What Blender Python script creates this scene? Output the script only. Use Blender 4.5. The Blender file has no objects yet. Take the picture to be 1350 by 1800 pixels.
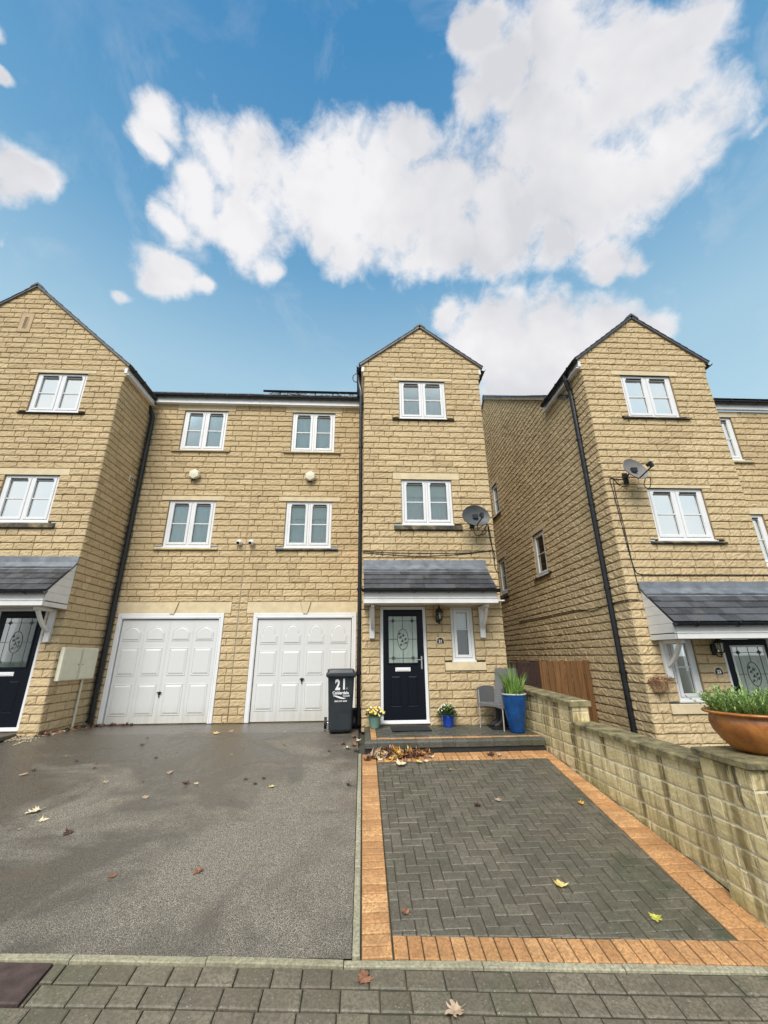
import bpy, math, random
from mathutils import Vector, Matrix
R = math.radians
sc = bpy.context.scene
col = sc.collection
rnd = random.Random(7)
# ------------------------------------------------------------------ helpers
ORG = {}
def norm_lab(o, label, cat, group=None, kind=None):
    if label: o['label'] = label
    if cat: o['category'] = cat
    if group: o['group'] = group
    if kind: o['kind'] = kind
def thing(name, label, cat, loc, group=None):
    o = bpy.data.objects.new(name, None); col.objects.link(o)
    o.location = loc; o.empty_display_size = .2
    ORG[o.name] = Vector(loc); norm_lab(o, label, cat, group)
    return o
class MB:
    def __init__(s, tf=None): s.v = []; s.f = []; s.m = []; s.tf = tf; s.mi = 0
    def add(s, vs, fs):
        n = len(s.v)
        if s.tf: vs = [s.tf(*p) for p in vs]
        s.v.extend([tuple(p) for p in vs]); s.f.extend([tuple(i+n for i in f) for f in fs])
        s.m.extend([s.mi]*len(fs))
    def box(s, x0, x1, y0, y1, z0, z1, bev=0):
        if x1 < x0: x0, x1 = x1, x0
        if y1 < y0: y0, y1 = y1, y0
        if z1 < z0: z0, z1 = z1, z0
        if bev <= 0:
            vs = [(x,y,z) for x in (x0,x1) for y in (y0,y1) for z in (z0,z1)]
            s.add(vs, [(0,1,3,2),(4,6,7,5),(0,4,5,1),(2,3,7,6),(0,2,6,4),(1,5,7,3)]); return
        b = min(bev, (x1-x0)*.45, (y1-y0)*.45, (z1-z0)*.45)
        vs = []; X=(x0,x1); Y=(y0,y1); Z=(z0,z1)
        idx = {}
        for i in (0,1):
            for j in (0,1):
                for k in (0,1):
                    sx = 1 if i==0 else -1; sy = 1 if j==0 else -1; sz = 1 if k==0 else -1
                    idx[i,j,k,0] = len(vs); vs.append((X[i], Y[j]+sy*b, Z[k]+sz*b))
                    idx[i,j,k,1] = len(vs); vs.append((X[i]+sx*b, Y[j], Z[k]+sz*b))
                    idx[i,j,k,2] = len(vs); vs.append((X[i]+sx*b, Y[j]+sy*b, Z[k]))
        fs = []
        for i in (0,1):
            q = [idx[i,0,0,0],idx[i,1,0,0],idx[i,1,1,0],idx[i,0,1,0]]; fs.append(q if i else q[::-1])
            q = [idx[0,i,0,1],idx[1,i,0,1],idx[1,i,1,1],idx[0,i,1,1]]; fs.append(q[::-1] if i else q)
            q = [idx[0,0,i,2],idx[1,0,i,2],idx[1,1,i,2],idx[0,1,i,2]]; fs.append(q if i else q[::-1])
        for j in (0,1):
            for k in (0,1): fs.append([idx[0,j,k,1],idx[1,j,k,1],idx[1,j,k,2],idx[0,j,k,2]])
        for i in (0,1):
            for k in (0,1): fs.append([idx[i,0,k,0],idx[i,1,k,0],idx[i,1,k,2],idx[i,0,k,2]])
            for j in (0,1): fs.append([idx[i,j,0,0],idx[i,j,1,0],idx[i,j,1,1],idx[i,j,0,1]])
            for j in (0,1):
                for k in (0,1): fs.append([idx[i,j,k,0],idx[i,j,k,1],idx[i,j,k,2]])
        s.add(vs, fs)
    def prism(s, poly, d0, d1, axis='y'):
        # poly: list of (a,b); axis y -> (a, d, b); x -> (d, a, b); z -> (a, b, d)
        def P(a,b,d): return (a,d,b) if axis=='y' else ((d,a,b) if axis=='x' else (a,b,d))
        n = len(poly)
        vs = [P(a,b,d0) for a,b in poly]+[P(a,b,d1) for a,b in poly]
        fs = [tuple(range(n)), tuple(range(2*n-1, n-1, -1))]+[(i,(i+1)%n,n+(i+1)%n,n+i) for i in range(n)]
        s.add(vs, fs)
    def loops(s, L, close=True, cap0=True, cap1=True):
        n = len(L[0]); vs = [p for l in L for p in l]; fs = []
        for k in range(len(L)-1):
            for i in range(n if close else n-1):
                j = (i+1)%n; fs.append((k*n+i, k*n+j, (k+1)*n+j, (k+1)*n+i))
        if cap0: fs.append(tuple(range(n-1,-1,-1)))
        if cap1: fs.append(tuple((len(L)-1)*n+i for i in range(n)))
        s.add(vs, fs)
    def lathe(s, prof, c, n=28, cap=True, wob=0):
        L = []
        for r, z in prof:
            L.append([(c[0]+r*math.cos(2*math.pi*i/n), c[1]+r*math.sin(2*math.pi*i/n), c[2]+z) for i in range(n)])
        s.loops(L, True, cap, cap)
    def tube(s, pts, r, n=8, rs=None):
        pts = [Vector(p) for p in pts]; L = []
        up = Vector((0.13,0.21,.97))
        for k, p in enumerate(pts):
            t = (pts[min(k+1,len(pts)-1)]-pts[max(k-1,0)])
            if t.length < 1e-9: t = Vector((0,0,1))
            t.normalize()
            a = up - t*up.dot(t)
            if a.length < .15: a = Vector((1,0,0)) - t*t.x
            a.normalize(); b = t.cross(a); rr = rs[k] if rs else r
            L.append([p + (a*math.cos(2*math.pi*i/n)+b*math.sin(2*math.pi*i/n))*rr for i in range(n)])
        s.loops(L)
    def bar(s, p0, p1, w, h, up=(0,0,1)):
        p0 = Vector(p0); p1 = Vector(p1); t = (p1-p0).normalized(); u = Vector(up)
        u = (u - t*u.dot(t)).normalized(); b = t.cross(u)
        L = [[p + b*(sx*w/2) + u*(sy*h/2) for sx, sy in ((-1,-1),(1,-1),(1,1),(-1,1))] for p in (p0,p1)]
        s.loops(L)
    def build(s, name, mat, parent=None, smooth=False, label=None):
        me = bpy.data.meshes.new(name)
        o0 = ORG[parent.name] if parent else Vector((0,0,0))
        me.from_pydata([(p[0]-o0.x, p[1]-o0.y, p[2]-o0.z) for p in s.v], [], s.f)
        mats = mat if isinstance(mat, (list,tuple)) else [mat]
        for m in mats: me.materials.append(m)
        if len(mats) > 1: me.polygons.foreach_set('material_index', s.m)
        if smooth: me.polygons.foreach_set('use_smooth', [True]*len(me.polygons))
        me.update()
        o = bpy.data.objects.new(name, me); col.objects.link(o)
        if parent: o.parent = parent
        ORG[o.name] = o0.copy()
        if label: o['label'] = label
        return o
def recalc(o):
    import bmesh
    bm = bmesh.new(); bm.from_mesh(o.data); bmesh.ops.recalc_face_normals(bm, faces=bm.faces); bm.to_mesh(o.data); bm.free(); return o
# ------------------------------------------------------------------ materials
class NT:
    def __init__(s, mat): s.t = mat.node_tree; s.n = s.t.nodes; s.l = s.t.links
    def node(s, ty, **kw):
        n = s.n.new(ty)
        for k, v in kw.items():
            if k.startswith('_'): setattr(n, k[1:], v)
        return n
    def link(s, a, b): s.l.new(a, b)
    def noise(s, scale, detail=4, rough=.55, vec=None, dist=0, out='Fac'):
        n = s.n.new('ShaderNodeTexNoise'); n.inputs['Scale'].default_value = scale
        n.inputs['Detail'].default_value = detail; n.inputs['Roughness'].default_value = rough
        n.inputs['Distortion'].default_value = dist
        if vec: s.link(vec, n.inputs['Vector'])
        return n.outputs[out]
    def ramp(s, fac, stops, interp='LINEAR'):
        n = s.n.new('ShaderNodeValToRGB'); n.color_ramp.interpolation = interp
        e = n.color_ramp.elements
        e[0].position = stops[0][0]; e[0].color = (*stops[0][1],1) if len(stops[0][1])==3 else stops[0][1]
        e[1].position = stops[-1][0]; e[1].color = (*stops[-1][1],1)
        for p, c in stops[1:-1]: el = e.new(p); el.color = (*c,1)
        s.link(fac, n.inputs[0]); return n.outputs[0]
    def map(s, fac, a, b, c=0, d=1, clamp=True):
        n = s.n.new('ShaderNodeMapRange'); n.clamp = clamp
        for i, v in zip((1,2,3,4),(a,b,c,d)): n.inputs[i].default_value = v
        s.link(fac, n.inputs[0]); return n.outputs[0]
    def mix(s, fac, a, b, mode='MIX'):
        n = s.n.new('ShaderNodeMix'); n.data_type = 'RGBA'; n.blend_type = mode
        for x, sock in ((fac, n.inputs[0]), (a, n.inputs[6]), (b, n.inputs[7])):
            if isinstance(x, (int,float)): sock.default_value = x
            elif isinstance(x, tuple): sock.default_value = (*x,1)
            else: s.link(x, sock)
        return n.outputs[2]
    def math(s, op, a, b=0.0, c=None):
        n = s.n.new('ShaderNodeMath'); n.operation = op
        for i, x in enumerate((a, b, c)):
            if x is None: continue
            if isinstance(x, (int,float)): n.inputs[i].default_value = x
            else: s.link(x, n.inputs[i])
        return n.outputs[0]
    def coord(s, which='Object', scale=None):
        n = s.n.new('ShaderNodeTexCoord'); o = n.outputs[which]
        if scale:
            m = s.n.new('ShaderNodeMapping'); m.inputs['Scale'].default_value = scale; s.link(o, m.inputs[0]); o = m.outputs[0]
        return o
    def bump(s, h, strength=.3, dist=.01, nrm=None):
        n = s.n.new('ShaderNodeBump'); n.inputs['Strength'].default_value = strength; n.inputs['Distance'].default_value = dist
        s.link(h, n.inputs['Height'])
        if nrm: s.link(nrm, n.inputs['Normal'])
        return n.outputs[0]
def mat(name, color=(.5,.5,.5), rough=.6, metal=0, spec=.5, vary=0, vscale=8, bump=0, bscale=60):
    m = bpy.data.materials.new(name); m.use_nodes = True
    b = m.node_tree.nodes['Principled BSDF']; t = NT(m)
    b.inputs['Base Color'].default_value = (*color,1); b.inputs['Roughness'].default_value = rough
    b.inputs['Metallic'].default_value = metal; b.inputs['Specular IOR Level'].default_value = spec
    if vary:
        f = t.noise(vscale, 5, .6, t.coord())
        c = t.ramp(f, [(.3, tuple(x*(1-vary) for x in color)), (.7, tuple(min(1,x*(1+vary)) for x in color))])
        t.link(c, b.inputs['Base Color'])
        t.link(t.map(f, .3,.7, max(0,rough-.1), min(1,rough+.1)), b.inputs['Roughness'])
    if bump:
        t.link(t.bump(t.noise(bscale, 4, .6, t.coord()), bump, .004), b.inputs['Normal'])
    return m
def stone_mat(name, base, dark, light, stain=.5, algae=0, rough=.9, fine=.6, tint=.16):
    m = bpy.data.materials.new(name); m.use_nodes = True
    t = NT(m); b = m.node_tree.nodes['Principled BSDF']; co = t.coord()
    g = t.n.new('ShaderNodeNewGeometry')
    isl = g.outputs['Random Per Island']
    c = t.ramp(isl, [(0, tuple(x*.88 for x in dark)), (.06, dark), (.28, base), (.72, base), (.95, light), (1, tuple(x*y for x,y in zip(light,(1.04,.97,.92))))])
    f1 = t.noise(52, 8, .75, co)
    c = t.mix(t.map(f1, .42,.64, 0,.6), c, tuple(x*.56 for x in base))
    f2 = t.noise(150, 3, .7, co)
    c = t.mix(t.map(f2, .52,.75, 0,.55), c, tuple(min(1,x*1.35) for x in light))
    big = t.noise(.8, 7, .62, co, .4)
    c = t.mix(t.map(big, .45,.75, 0, stain), c, tuple(x*y for x, y in zip(base, (.62,.58,.55))))
    if algae:
        st = t.coord(scale=(5.0,5.0,.45)); s1 = t.noise(1.6, 6, .62, st, .35)
        c = t.mix(t.map(s1, .48,.60, 0, algae), c, (.25,.19,.085))
        s3 = t.noise(2.3, 6, .7, t.coord(scale=(3.3,3.3,.35)), .3)
        c = t.mix(t.map(s3, .56,.64, 0, algae*.95), c, (.055,.042,.024))
        s2 = t.noise(2.2, 6, .65, co)
        sx = t.n.new('ShaderNodeSeparateXYZ'); t.link(t.coord(), sx.inputs[0])
        low = t.map(t.math('MULTIPLY_ADD', sx.outputs[1], -.137, sx.outputs[2]), .06, .34, 1, 0)
        c = t.mix(t.math('MULTIPLY', t.math('MULTIPLY', low, t.map(s2, .42,.6, 0,1)), .8), c, (.19,.19,.045))
    t.link(c, b.inputs['Base Color']); b.inputs['Roughness'].default_value = rough
    b.inputs['Specular IOR Level'].default_value = .25
    h = t.math('ADD', t.noise(45, 6, .7, co), t.math('MULTIPLY', t.noise(160, 3, .7, co), .5))
    t.link(t.bump(h, fine, .012), b.inputs['Normal'])
    return m
M = {}
M['stone'] = stone_mat('pitched sandstone', (.635,.49,.285), (.565,.43,.247), (.70,.55,.335), .5)
M['stone2'] = stone_mat('pitched sandstone garden wall', (.80,.66,.36), (.70,.56,.29), (.86,.74,.46), .3, algae=.88, fine=.45)
M['mortar'] = mat('weathered mortar', (.30,.225,.13), .95, vary=.3, vscale=6)
M['mortar2'] = mat('pale mortar', (.62,.56,.42), .95, vary=.3, vscale=9)
M['ashlar'] = mat('smooth cast stone', (.68,.56,.36), .85, vary=.13, vscale=5, bump=.25, bscale=120)
def ledge_mat():
    m = mat('weathered sill stone', (.3,.25,.16), .85); t = NT(m); b = m.node_tree.nodes['Principled BSDF']; co = t.coord()
    c = t.ramp(t.noise(4.5, 7, .68, co, .5), [(.36,(.030,.030,.026)), (.52,(.10,.085,.055)), (.70,(.33,.26,.15))])
    t.link(c, b.inputs['Base Color']); t.link(t.bump(t.noise(90,4,.6,co), .3, .004), b.inputs['Normal']); return m
M['sill'] = ledge_mat()
def cap_mat():
    m = mat('mossy coping stone', (.3,.25,.16), .8); t = NT(m); b = m.node_tree.nodes['Principled BSDF']; co = t.coord()
    c = t.ramp(t.noise(6, 8, .7, co, .4), [(.32,(.055,.048,.032)), (.46,(.17,.145,.075)), (.58,(.30,.25,.12)), (.75,(.48,.40,.23))])
    c = t.mix(t.map(t.noise(40,5,.7,co), .5,.7,0,.5), c, (.04,.045,.02))
    t.link(c, b.inputs['Base Color']); t.link(t.bump(t.noise(60,6,.7,co), .5, .008), b.inputs['Normal']); return m
M['coping'] = cap_mat()
M['sillclean'] = mat('buff sill stone', (.50,.40,.22), .85, vary=.22, vscale=7)
M['white'] = mat('white upvc', (.78,.78,.78), .35, vary=.04, vscale=3)
M['whitewood'] = mat('white painted boards', (.76,.75,.73), .45, vary=.06, vscale=6)
M['gap'] = mat('black seal and shade', (.012,.012,.012), .7)
def garage_mat():
    m = mat('white coated steel', (.66,.665,.655), .42); t = NT(m); b = m.node_tree.nodes['Principled BSDF']
    co = t.coord(scale=(9,9,.7)); sx = t.n.new('ShaderNodeSeparateXYZ'); t.link(t.coord(), sx.inputs[0])
    low = t.map(sx.outputs[2], .05, .34, 1, 0)
    f = t.math('MULTIPLY', low, t.map(t.noise(1.4,6,.7,co), .35,.7,.1,.8))
    c = t.mix(f, (.66,.665,.655), (.50,.465,.37))
    t.link(c, b.inputs['Base Color']); t.link(t.bump(t.noise(300,3,.6,t.coord()), .12, .001), b.inputs['Normal']); return m
M['garage'] = garage_mat()
M['black'] = mat('black plastic', (.011,.012,.015), .32, vary=.3, vscale=14)
M['doorblack'] = mat('black composite door', (.004,.006,.011), .35, spec=.22)
M['chrome'] = mat('chrome', (.75,.75,.76), .2, metal=1)
M['chromewhite'] = mat('bright letterplate', (.82,.82,.82), .3)
M['cream'] = mat('cream plastic', (.72,.68,.52), .5, vary=.05, vscale=10)
M['meter'] = mat('cream meter box plastic', (.76,.73,.57), .5, vary=.07, vscale=7)
M['bin'] = mat('dark grey bin plastic', (.022,.028,.034), .38, vary=.12, vscale=5, bump=.15, bscale=200)
M['rubber'] = mat('black rubber', (.01,.01,.011), .6)
M['solar'] = mat('solar glass', (.01,.014,.02), .15, spec=.6)
M['dishgrey'] = mat('dark grey mesh dish', (.085,.092,.095), .55, vary=.12, vscale=9)
M['dishpale'] = mat('weathered grey dish', (.22,.205,.195), .5, vary=.14, vscale=9)
M['dishback'] = mat('black dish fittings', (.012,.013,.015), .4)
M['lens'] = mat('camera lens', (.005,.005,.006), .1)
M['letter'] = mat('white lettering', (.82,.82,.82), .5)
M['lettergrey'] = mat('grey lettering', (.4,.42,.42), .5)
M['wickers'] = None
M['gravel'] = None
def slate_mat(name, base=(.055,.058,.065)):
    m = mat(name, base, .38); t = NT(m); b = m.node_tree.nodes['Principled BSDF']; co = t.coord()
    g = t.n.new('ShaderNodeNewGeometry')
    c = t.ramp(g.outputs['Random Per Island'], [(0, tuple(x*.6 for x in base)), (1, tuple(x*1.5 for x in base))])
    c = t.mix(t.map(t.noise(5,6,.65,co), .5,.72,0,.55), c, (.15,.15,.155))
    c = t.mix(t.map(t.noise(2.5,5,.65,co), .58,.75,0,.5), c, (.10,.075,.045))
    t.link(c, b.inputs['Base Color']); t.link(t.map(t.noise(4,4,.6,co), .35,.7,.25,.6), b.inputs['Roughness'])
    t.link(t.bump(t.noise(50,5,.65,co), .35, .004), b.inputs['Normal']); return m
M['slate'] = slate_mat('natural slate')
M['lead'] = mat('lead flashing', (.19,.205,.225), .42, metal=.25, vary=.3, vscale=5, bump=.3, bscale=18)
def paving_mat(name, base, dark, light, moss=0, grit_glint=.0, rough=(.28,.6), mscale=1.3):
    m = mat(name, base, .5); t = NT(m); b = m.node_tree.nodes['Principled BSDF']; co = t.coord()
    g = t.n.new('ShaderNodeNewGeometry')
    c = t.ramp(g.outputs['Random Per Island'], [(0, dark), (.5, base), (1, light)])
    c = t.mix(t.map(t.noise(3.2,7,.68,co,.3), .44,.66,0,.55), c, tuple(x*.50 for x in base))
    c = t.mix(t.map(t.noise(48,6,.75,co), .42,.60,0,.75), c, tuple(x*.48 for x in dark))
    c = t.mix(t.map(t.noise(14,6,.65,co), .5,.7,0,.55), c, tuple(x*.55 for x in base))
    if moss:
        sx = t.n.new('ShaderNodeSeparateXYZ'); t.link(co, sx.inputs[0])
        mk = t.map(t.noise(mscale,6,.62,co,.4), .46,.64,0,moss)
        c = t.mix(mk, c, (.055,.070,.032))
        mk2 = t.math('MULTIPLY', t.math('MULTIPLY', t.map(sx.outputs[0], 2.15, 2.6, 0, 1), t.map(sx.outputs[1], 5.6, 4.4, .25, 1)), t.map(t.noise(3.2,8,.7,co,.4), .46,.60,0,.65))
        c = t.mix(mk2, c, (.045,.062,.028))
    v = t.n.new('ShaderNodeTexVoronoi'); v.inputs['Scale'].default_value = 55; t.link(co, v.inputs['Vector'])
    vc = t.n.new('ShaderNodeSeparateColor'); t.link(v.outputs['Color'], vc.inputs[0])
    sp = t.math('MULTIPLY', t.map(v.outputs['Distance'], .12,.22,1,0), t.map(vc.outputs[0], .80,.82,0,1))
    c = t.mix(t.math('MULTIPLY', sp, grit_glint), c, (.42,.40,.34))  # pale grit specks, with wet glints put into the same colour
    t.link(c, b.inputs['Base Color'])
    t.link(t.map(t.noise(1.6,5,.6,co), .38,.62,rough[0],rough[1]), b.inputs['Roughness'])
    h = t.math('ADD', t.noise(120,4,.7,co), t.math('MULTIPLY', t.noise(25,4,.6,co), .7))
    t.link(t.bump(h, .5, .006), b.inputs['Normal']); return m
M['pavegrey'] = paving_mat('charcoal paving block', (.165,.147,.11), (.135,.118,.088), (.195,.174,.13), moss=.3, grit_glint=.9)
M['paveorange'] = paving_mat('orange paving block', (.66,.35,.145), (.50,.25,.10), (.78,.45,.20), grit_glint=.5, rough=(.5,.8))
M['sett'] = paving_mat('grey tumbled sett', (.225,.19,.138), (.17,.143,.103), (.275,.236,.172), moss=.45, grit_glint=.9, mscale=.9)
M['step'] = paving_mat('charcoal step block', (.115,.112,.09), (.09,.088,.072), (.14,.135,.108), moss=.35, grit_glint=.5)
M['joint'] = mat('mossy joint sand', (.045,.042,.024), .95, vary=.5, vscale=9)
M['kerbstone'] = paving_mat('pale concrete edging', (.44,.41,.28), (.34,.31,.20), (.52,.48,.34), grit_glint=.2, rough=(.6,.9))
def asphalt_mat():
    m = mat('wet worn asphalt', (.1,.1,.1), .6); t = NT(m); b = m.node_tree.nodes['Principled BSDF']; co = t.coord()
    v = t.n.new('ShaderNodeTexVoronoi'); v.inputs['Scale'].default_value = 165; t.link(co, v.inputs['Vector'])
    vs = t.n.new('ShaderNodeSeparateColor'); t.link(v.outputs['Color'], vs.inputs[0])
    c = t.ramp(vs.outputs[0], [(0,(.24,.20,.145)), (.4,(.42,.355,.265)), (.8,(.57,.49,.38)), (.95,(.64,.58,.47)), (1,(.8,.76,.68))])
    edge = t.map(v.outputs['Distance'], .35,.62,0,1)
    c = t.mix(edge, c, (.09,.083,.068))
    n2 = t.noise(9, 6, .7, co)
    c = t.mix(t.map(n2, .46,.70,0,.40), c, (.17,.155,.128))
    # damp and worn areas
    big = t.noise(.75, 6, .62, t.coord(scale=(1,1.25,1)), .5)
    sx = t.n.new('ShaderNodeSeparateXYZ'); t.link(co, sx.inputs[0])
    back = t.map(sx.outputs[1], 5.2, 8.9, 0, 1)
    left = t.map(sx.outputs[0], -3.2, -1.2, 1, 0)
    wet = t.math('ADD', t.math('MULTIPLY', back, .24), t.math('MULTIPLY', left, .08))
    wf = t.math('ADD', big, wet)
    wm = t.map(wf, .50, .66, 0, 1)
    c = t.mix(t.math('MULTIPLY', wm, .72), c, (.058,.051,.042))
    brown = t.map(t.noise(1.5,6,.6,co,.3), .55,.7,0,.4)
    c = t.mix(brown, c, (.15,.105,.075))
    t.link(c, b.inputs['Base Color'])
    rg = t.map(wf, .48, .72, .78, .26)
    t.link(rg, b.inputs['Roughness'])
    hm = t.math('MULTIPLY', t.math('SUBTRACT', 1.0, v.outputs['Distance']), t.map(wm, 0,1,1,.35))
    t.link(t.bump(t.math('ADD', hm, t.math('MULTIPLY', n2, .6)), .8, .008), b.inputs['Normal']); return m
M['asphalt'] = asphalt_mat()
M['earth'] = mat('ground earth', (.07,.068,.05), .95, vary=.3, vscale=.6)
M['wooddark'] = mat('stained red brown boards', (.095,.035,.02), .6, vary=.35, vscale=6)
def wood_mat(name, a, bcol):
    m = mat(name, a, .65); t = NT(m); b = m.node_tree.nodes['Principled BSDF']
    co = t.coord(scale=(22,22,1.3)); g = t.n.new('ShaderNodeNewGeometry')
    c = t.ramp(t.noise(1.5,5,.6,co,.3), [(.35,a), (.65,bcol)])
    c = t.mix(t.map(g.outputs['Random Per Island'],0,1,0,.45), c, tuple(x*.55 for x in a))
    t.link(c, b.inputs['Base Color']); t.link(t.bump(t.noise(2,5,.6,co), .3, .004), b.inputs['Normal']); return m
M['woodlight'] = wood_mat('golden brown fence boards', (.13,.058,.018), (.23,.11,.034))
M['wooddark'] = wood_mat('dark red brown gate boards', (.022,.008,.006), (.05,.018,.011))
M['bluepot'] = mat('cobalt glazed pot', (.004,.055,.19), .2, spec=.5, vary=.35, vscale=6)
M['bluepot2'] = mat('bright blue glazed pot', (.015,.07,.46), .2, spec=.7, vary=.2, vscale=9)
M['potrim'] = mat('pale pot rim', (.6,.6,.5), .4)
M['greenpot'] = mat('pale green glazed pot', (.17,.31,.25), .3, vary=.15, vscale=12)
M['soil'] = mat('dark potting soil', (.03,.02,.013), .95)
def bowl_mat():
    m = mat('bronze glazed bowl', (.3,.11,.03), .25, spec=.7); t = NT(m); b = m.node_tree.nodes['Principled BSDF']; co = t.coord()
    c = t.ramp(t.noise(4,7,.65,co,.6), [(.3,(.17,.045,.014)), (.5,(.42,.155,.032)), (.72,(.62,.28,.07))])
    c = t.mix(t.map(t.noise(45,5,.7,co), .55,.7,0,.5), c, (.13,.05,.02))
    t.link(c, b.inputs['Base Color']); t.link(t.map(t.noise(8,5,.6,co), .3,.7,.16,.5), b.inputs['Roughness']); return m
M['bowl'] = bowl_mat()
def leafy(name, a, bcol, rough=.5):
    m = mat(name, a, rough); t = NT(m); b = m.node_tree.nodes['Principled BSDF']
    g = t.n.new('ShaderNodeNewGeometry')
    c = t.ramp(g.outputs['Random Per Island'], [(0,a),(1,bcol)])
    t.link(c, b.inputs['Base Color']); b.inputs['Subsurface Weight'].default_value = 0
    return m
M['blade'] = leafy('strappy green leaves', (.09,.19,.03), (.28,.44,.09))
M['feather'] = leafy('grey green feathery leaves', (.10,.21,.04), (.42,.56,.20))
M['foliage'] = leafy('dark green bedding leaves', (.035,.085,.02), (.12,.2,.05))
M['yellow'] = leafy('yellow pansy petals', (.85,.55,.04), (.9,.75,.25))
M['petalw'] = leafy('cream petals', (.7,.66,.5), (.85,.85,.75))
M['purple'] = leafy('wine red petals', (.13,.02,.03), (.28,.05,.05))
M['dead'] = leafy('withered brown stems', (.16,.06,.03), (.45,.26,.15))
M['terra'] = mat('buff terracotta planter', (.45,.29,.15), .8, vary=.2, vscale=12)
M['mat'] = mat('charcoal door mat', (.02,.022,.024), .95, bump=.8, bscale=160)
M['manhole'] = mat('rusty iron cover', (.07,.045,.04), .6, vary=.35, vscale=12, bump=.6, bscale=90)
def leaf_mat(name, a, bcol):
    m = mat(name, a, .5); t = NT(m); b = m.node_tree.nodes['Principled BSDF']; co = t.coord()
    c = t.ramp(t.noise(22,5,.65,co), [(.38,a),(.62,bcol)]); t.link(c, b.inputs['Base Color']); return m
M['leafyellow'] = leaf_mat('pale yellow maple leaf', (.62,.43,.10), (.72,.62,.28))
M['leafcream'] = leaf_mat('cream maple leaf', (.62,.50,.30), (.75,.68,.48))
M['leaforange'] = leaf_mat('orange maple leaf', (.55,.24,.03), (.70,.40,.08))
M['leafbrown'] = leaf_mat('brown dead leaf', (.17,.065,.035), (.32,.16,.09))
M['leafdark'] = leaf_mat('dark soggy leaf', (.045,.022,.016), (.10,.05,.032))
M['leaftan'] = leaf_mat('tan curled leaf', (.36,.24,.15), (.52,.40,.28))
M['leafgreen'] = leaf_mat('yellow green leaf', (.35,.36,.05), (.60,.55,.12))
def wicker_mat():
    m = mat('grey synthetic wicker', (.17,.17,.175), .6); t = NT(m); b = m.node_tree.nodes['Principled BSDF']; co = t.coord()
    w = t.n.new('ShaderNodeTexWave'); w.bands_direction = 'Z'; w.inputs['Scale'].default_value = 26; w.inputs['Distortion'].default_value = .6; t.link(co, w.inputs[0])
    w2 = t.n.new('ShaderNodeTexWave'); w2.bands_direction = 'DIAGONAL'; w2.inputs['Scale'].default_value = 30; t.link(co, w2.inputs[0])
    f = t.math('MULTIPLY', w.outputs['Fac'], w2.outputs['Fac'])
    c = t.ramp(f, [(0,(.11,.11,.115)),(.8,(.27,.27,.275))]); t.link(c, b.inputs['Base Color'])
    t.link(t.bump(f, .6, .006), b.inputs['Normal']); return m
M['wicker'] = wicker_mat()
def gravel_mat():
    m = mat('buff gravel', (.4,.3,.2), .9); t = NT(m); b = m.node_tree.nodes['Principled BSDF']
    g = t.n.new('ShaderNodeNewGeometry')
    c = t.ramp(g.outputs['Random Per Island'], [(0,(.16,.11,.06)),(.5,(.40,.31,.19)),(1,(.62,.55,.42))])
    t.link(c, b.inputs['Base Color']); return m
M['gravel'] = gravel_mat()
def glass_mat(name, tint=(1,1,1), refl=1.0, frost=0):
    m = bpy.data.materials.new(name); m.use_nodes = True; t = NT(m); n = m.node_tree.nodes
    n.remove(n['Principled BSDF']); out = n['Material Output']
    tr = n.new('ShaderNodeBsdfTransparent'); tr.inputs[0].default_value = (*tint,1)
    gl = n.new('ShaderNodeBsdfGlossy'); gl.inputs['Roughness'].default_value = .02; gl.inputs[0].default_value = (.98,.99,.95,1)
    fr = n.new('ShaderNodeFresnel'); fr.inputs[0].default_value = 1.62
    
    f = t.math('MULTIPLY', fr.outputs[0], refl)
    mx = n.new('ShaderNodeMixShader'); t.link(f, mx.inputs[0]); t.link(tr.outputs[0], mx.inputs[1]); t.link(gl.outputs[0], mx.inputs[2])
    t.link(mx.outputs[0], out.inputs[0]); return m
M['glass'] = glass_mat('double glazing', (.95,.975,.97), 1.8)
M['glassdoor'] = glass_mat('textured door glass', (.92,.95,.93), .4)
def net_mat(name, a, bcol, sc_=60):
    m = mat(name, a, .9); t = NT(m); b = m.node_tree.nodes['Principled BSDF']
    co = t.coord(scale=(1,1,.16)); c = t.ramp(t.noise(sc_,5,.6,co), [(.35,a),(.65,bcol)]); t.link(c, b.inputs['Base Color']); return m
M['net'] = net_mat('net curtaining', (.52,.60,.60), (.72,.78,.77))
M['netdark'] = net_mat('grey drawn curtaining', (.80,.86,.86), (.88,.92,.92), 20)
M['blind'] = mat('cream roller blind', (.84,.86,.80), .8)
M['room'] = mat('dim room', (.045,.05,.052), .9)  # unlit room interior, its darkness put into the colour
M['doorobs'] = net_mat('obscured hall light', (.52,.55,.52), (.66,.68,.65), 30)
M['doorobsdark'] = net_mat('dark obscured hall', (.05,.075,.07), (.09,.125,.115), 30)
M['caming'] = mat('lead came', (.075,.08,.08), .5)
M['sandstonevent'] = mat('pink vent stone', (.50,.37,.215), .85, vary=.08, vscale=6)
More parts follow.
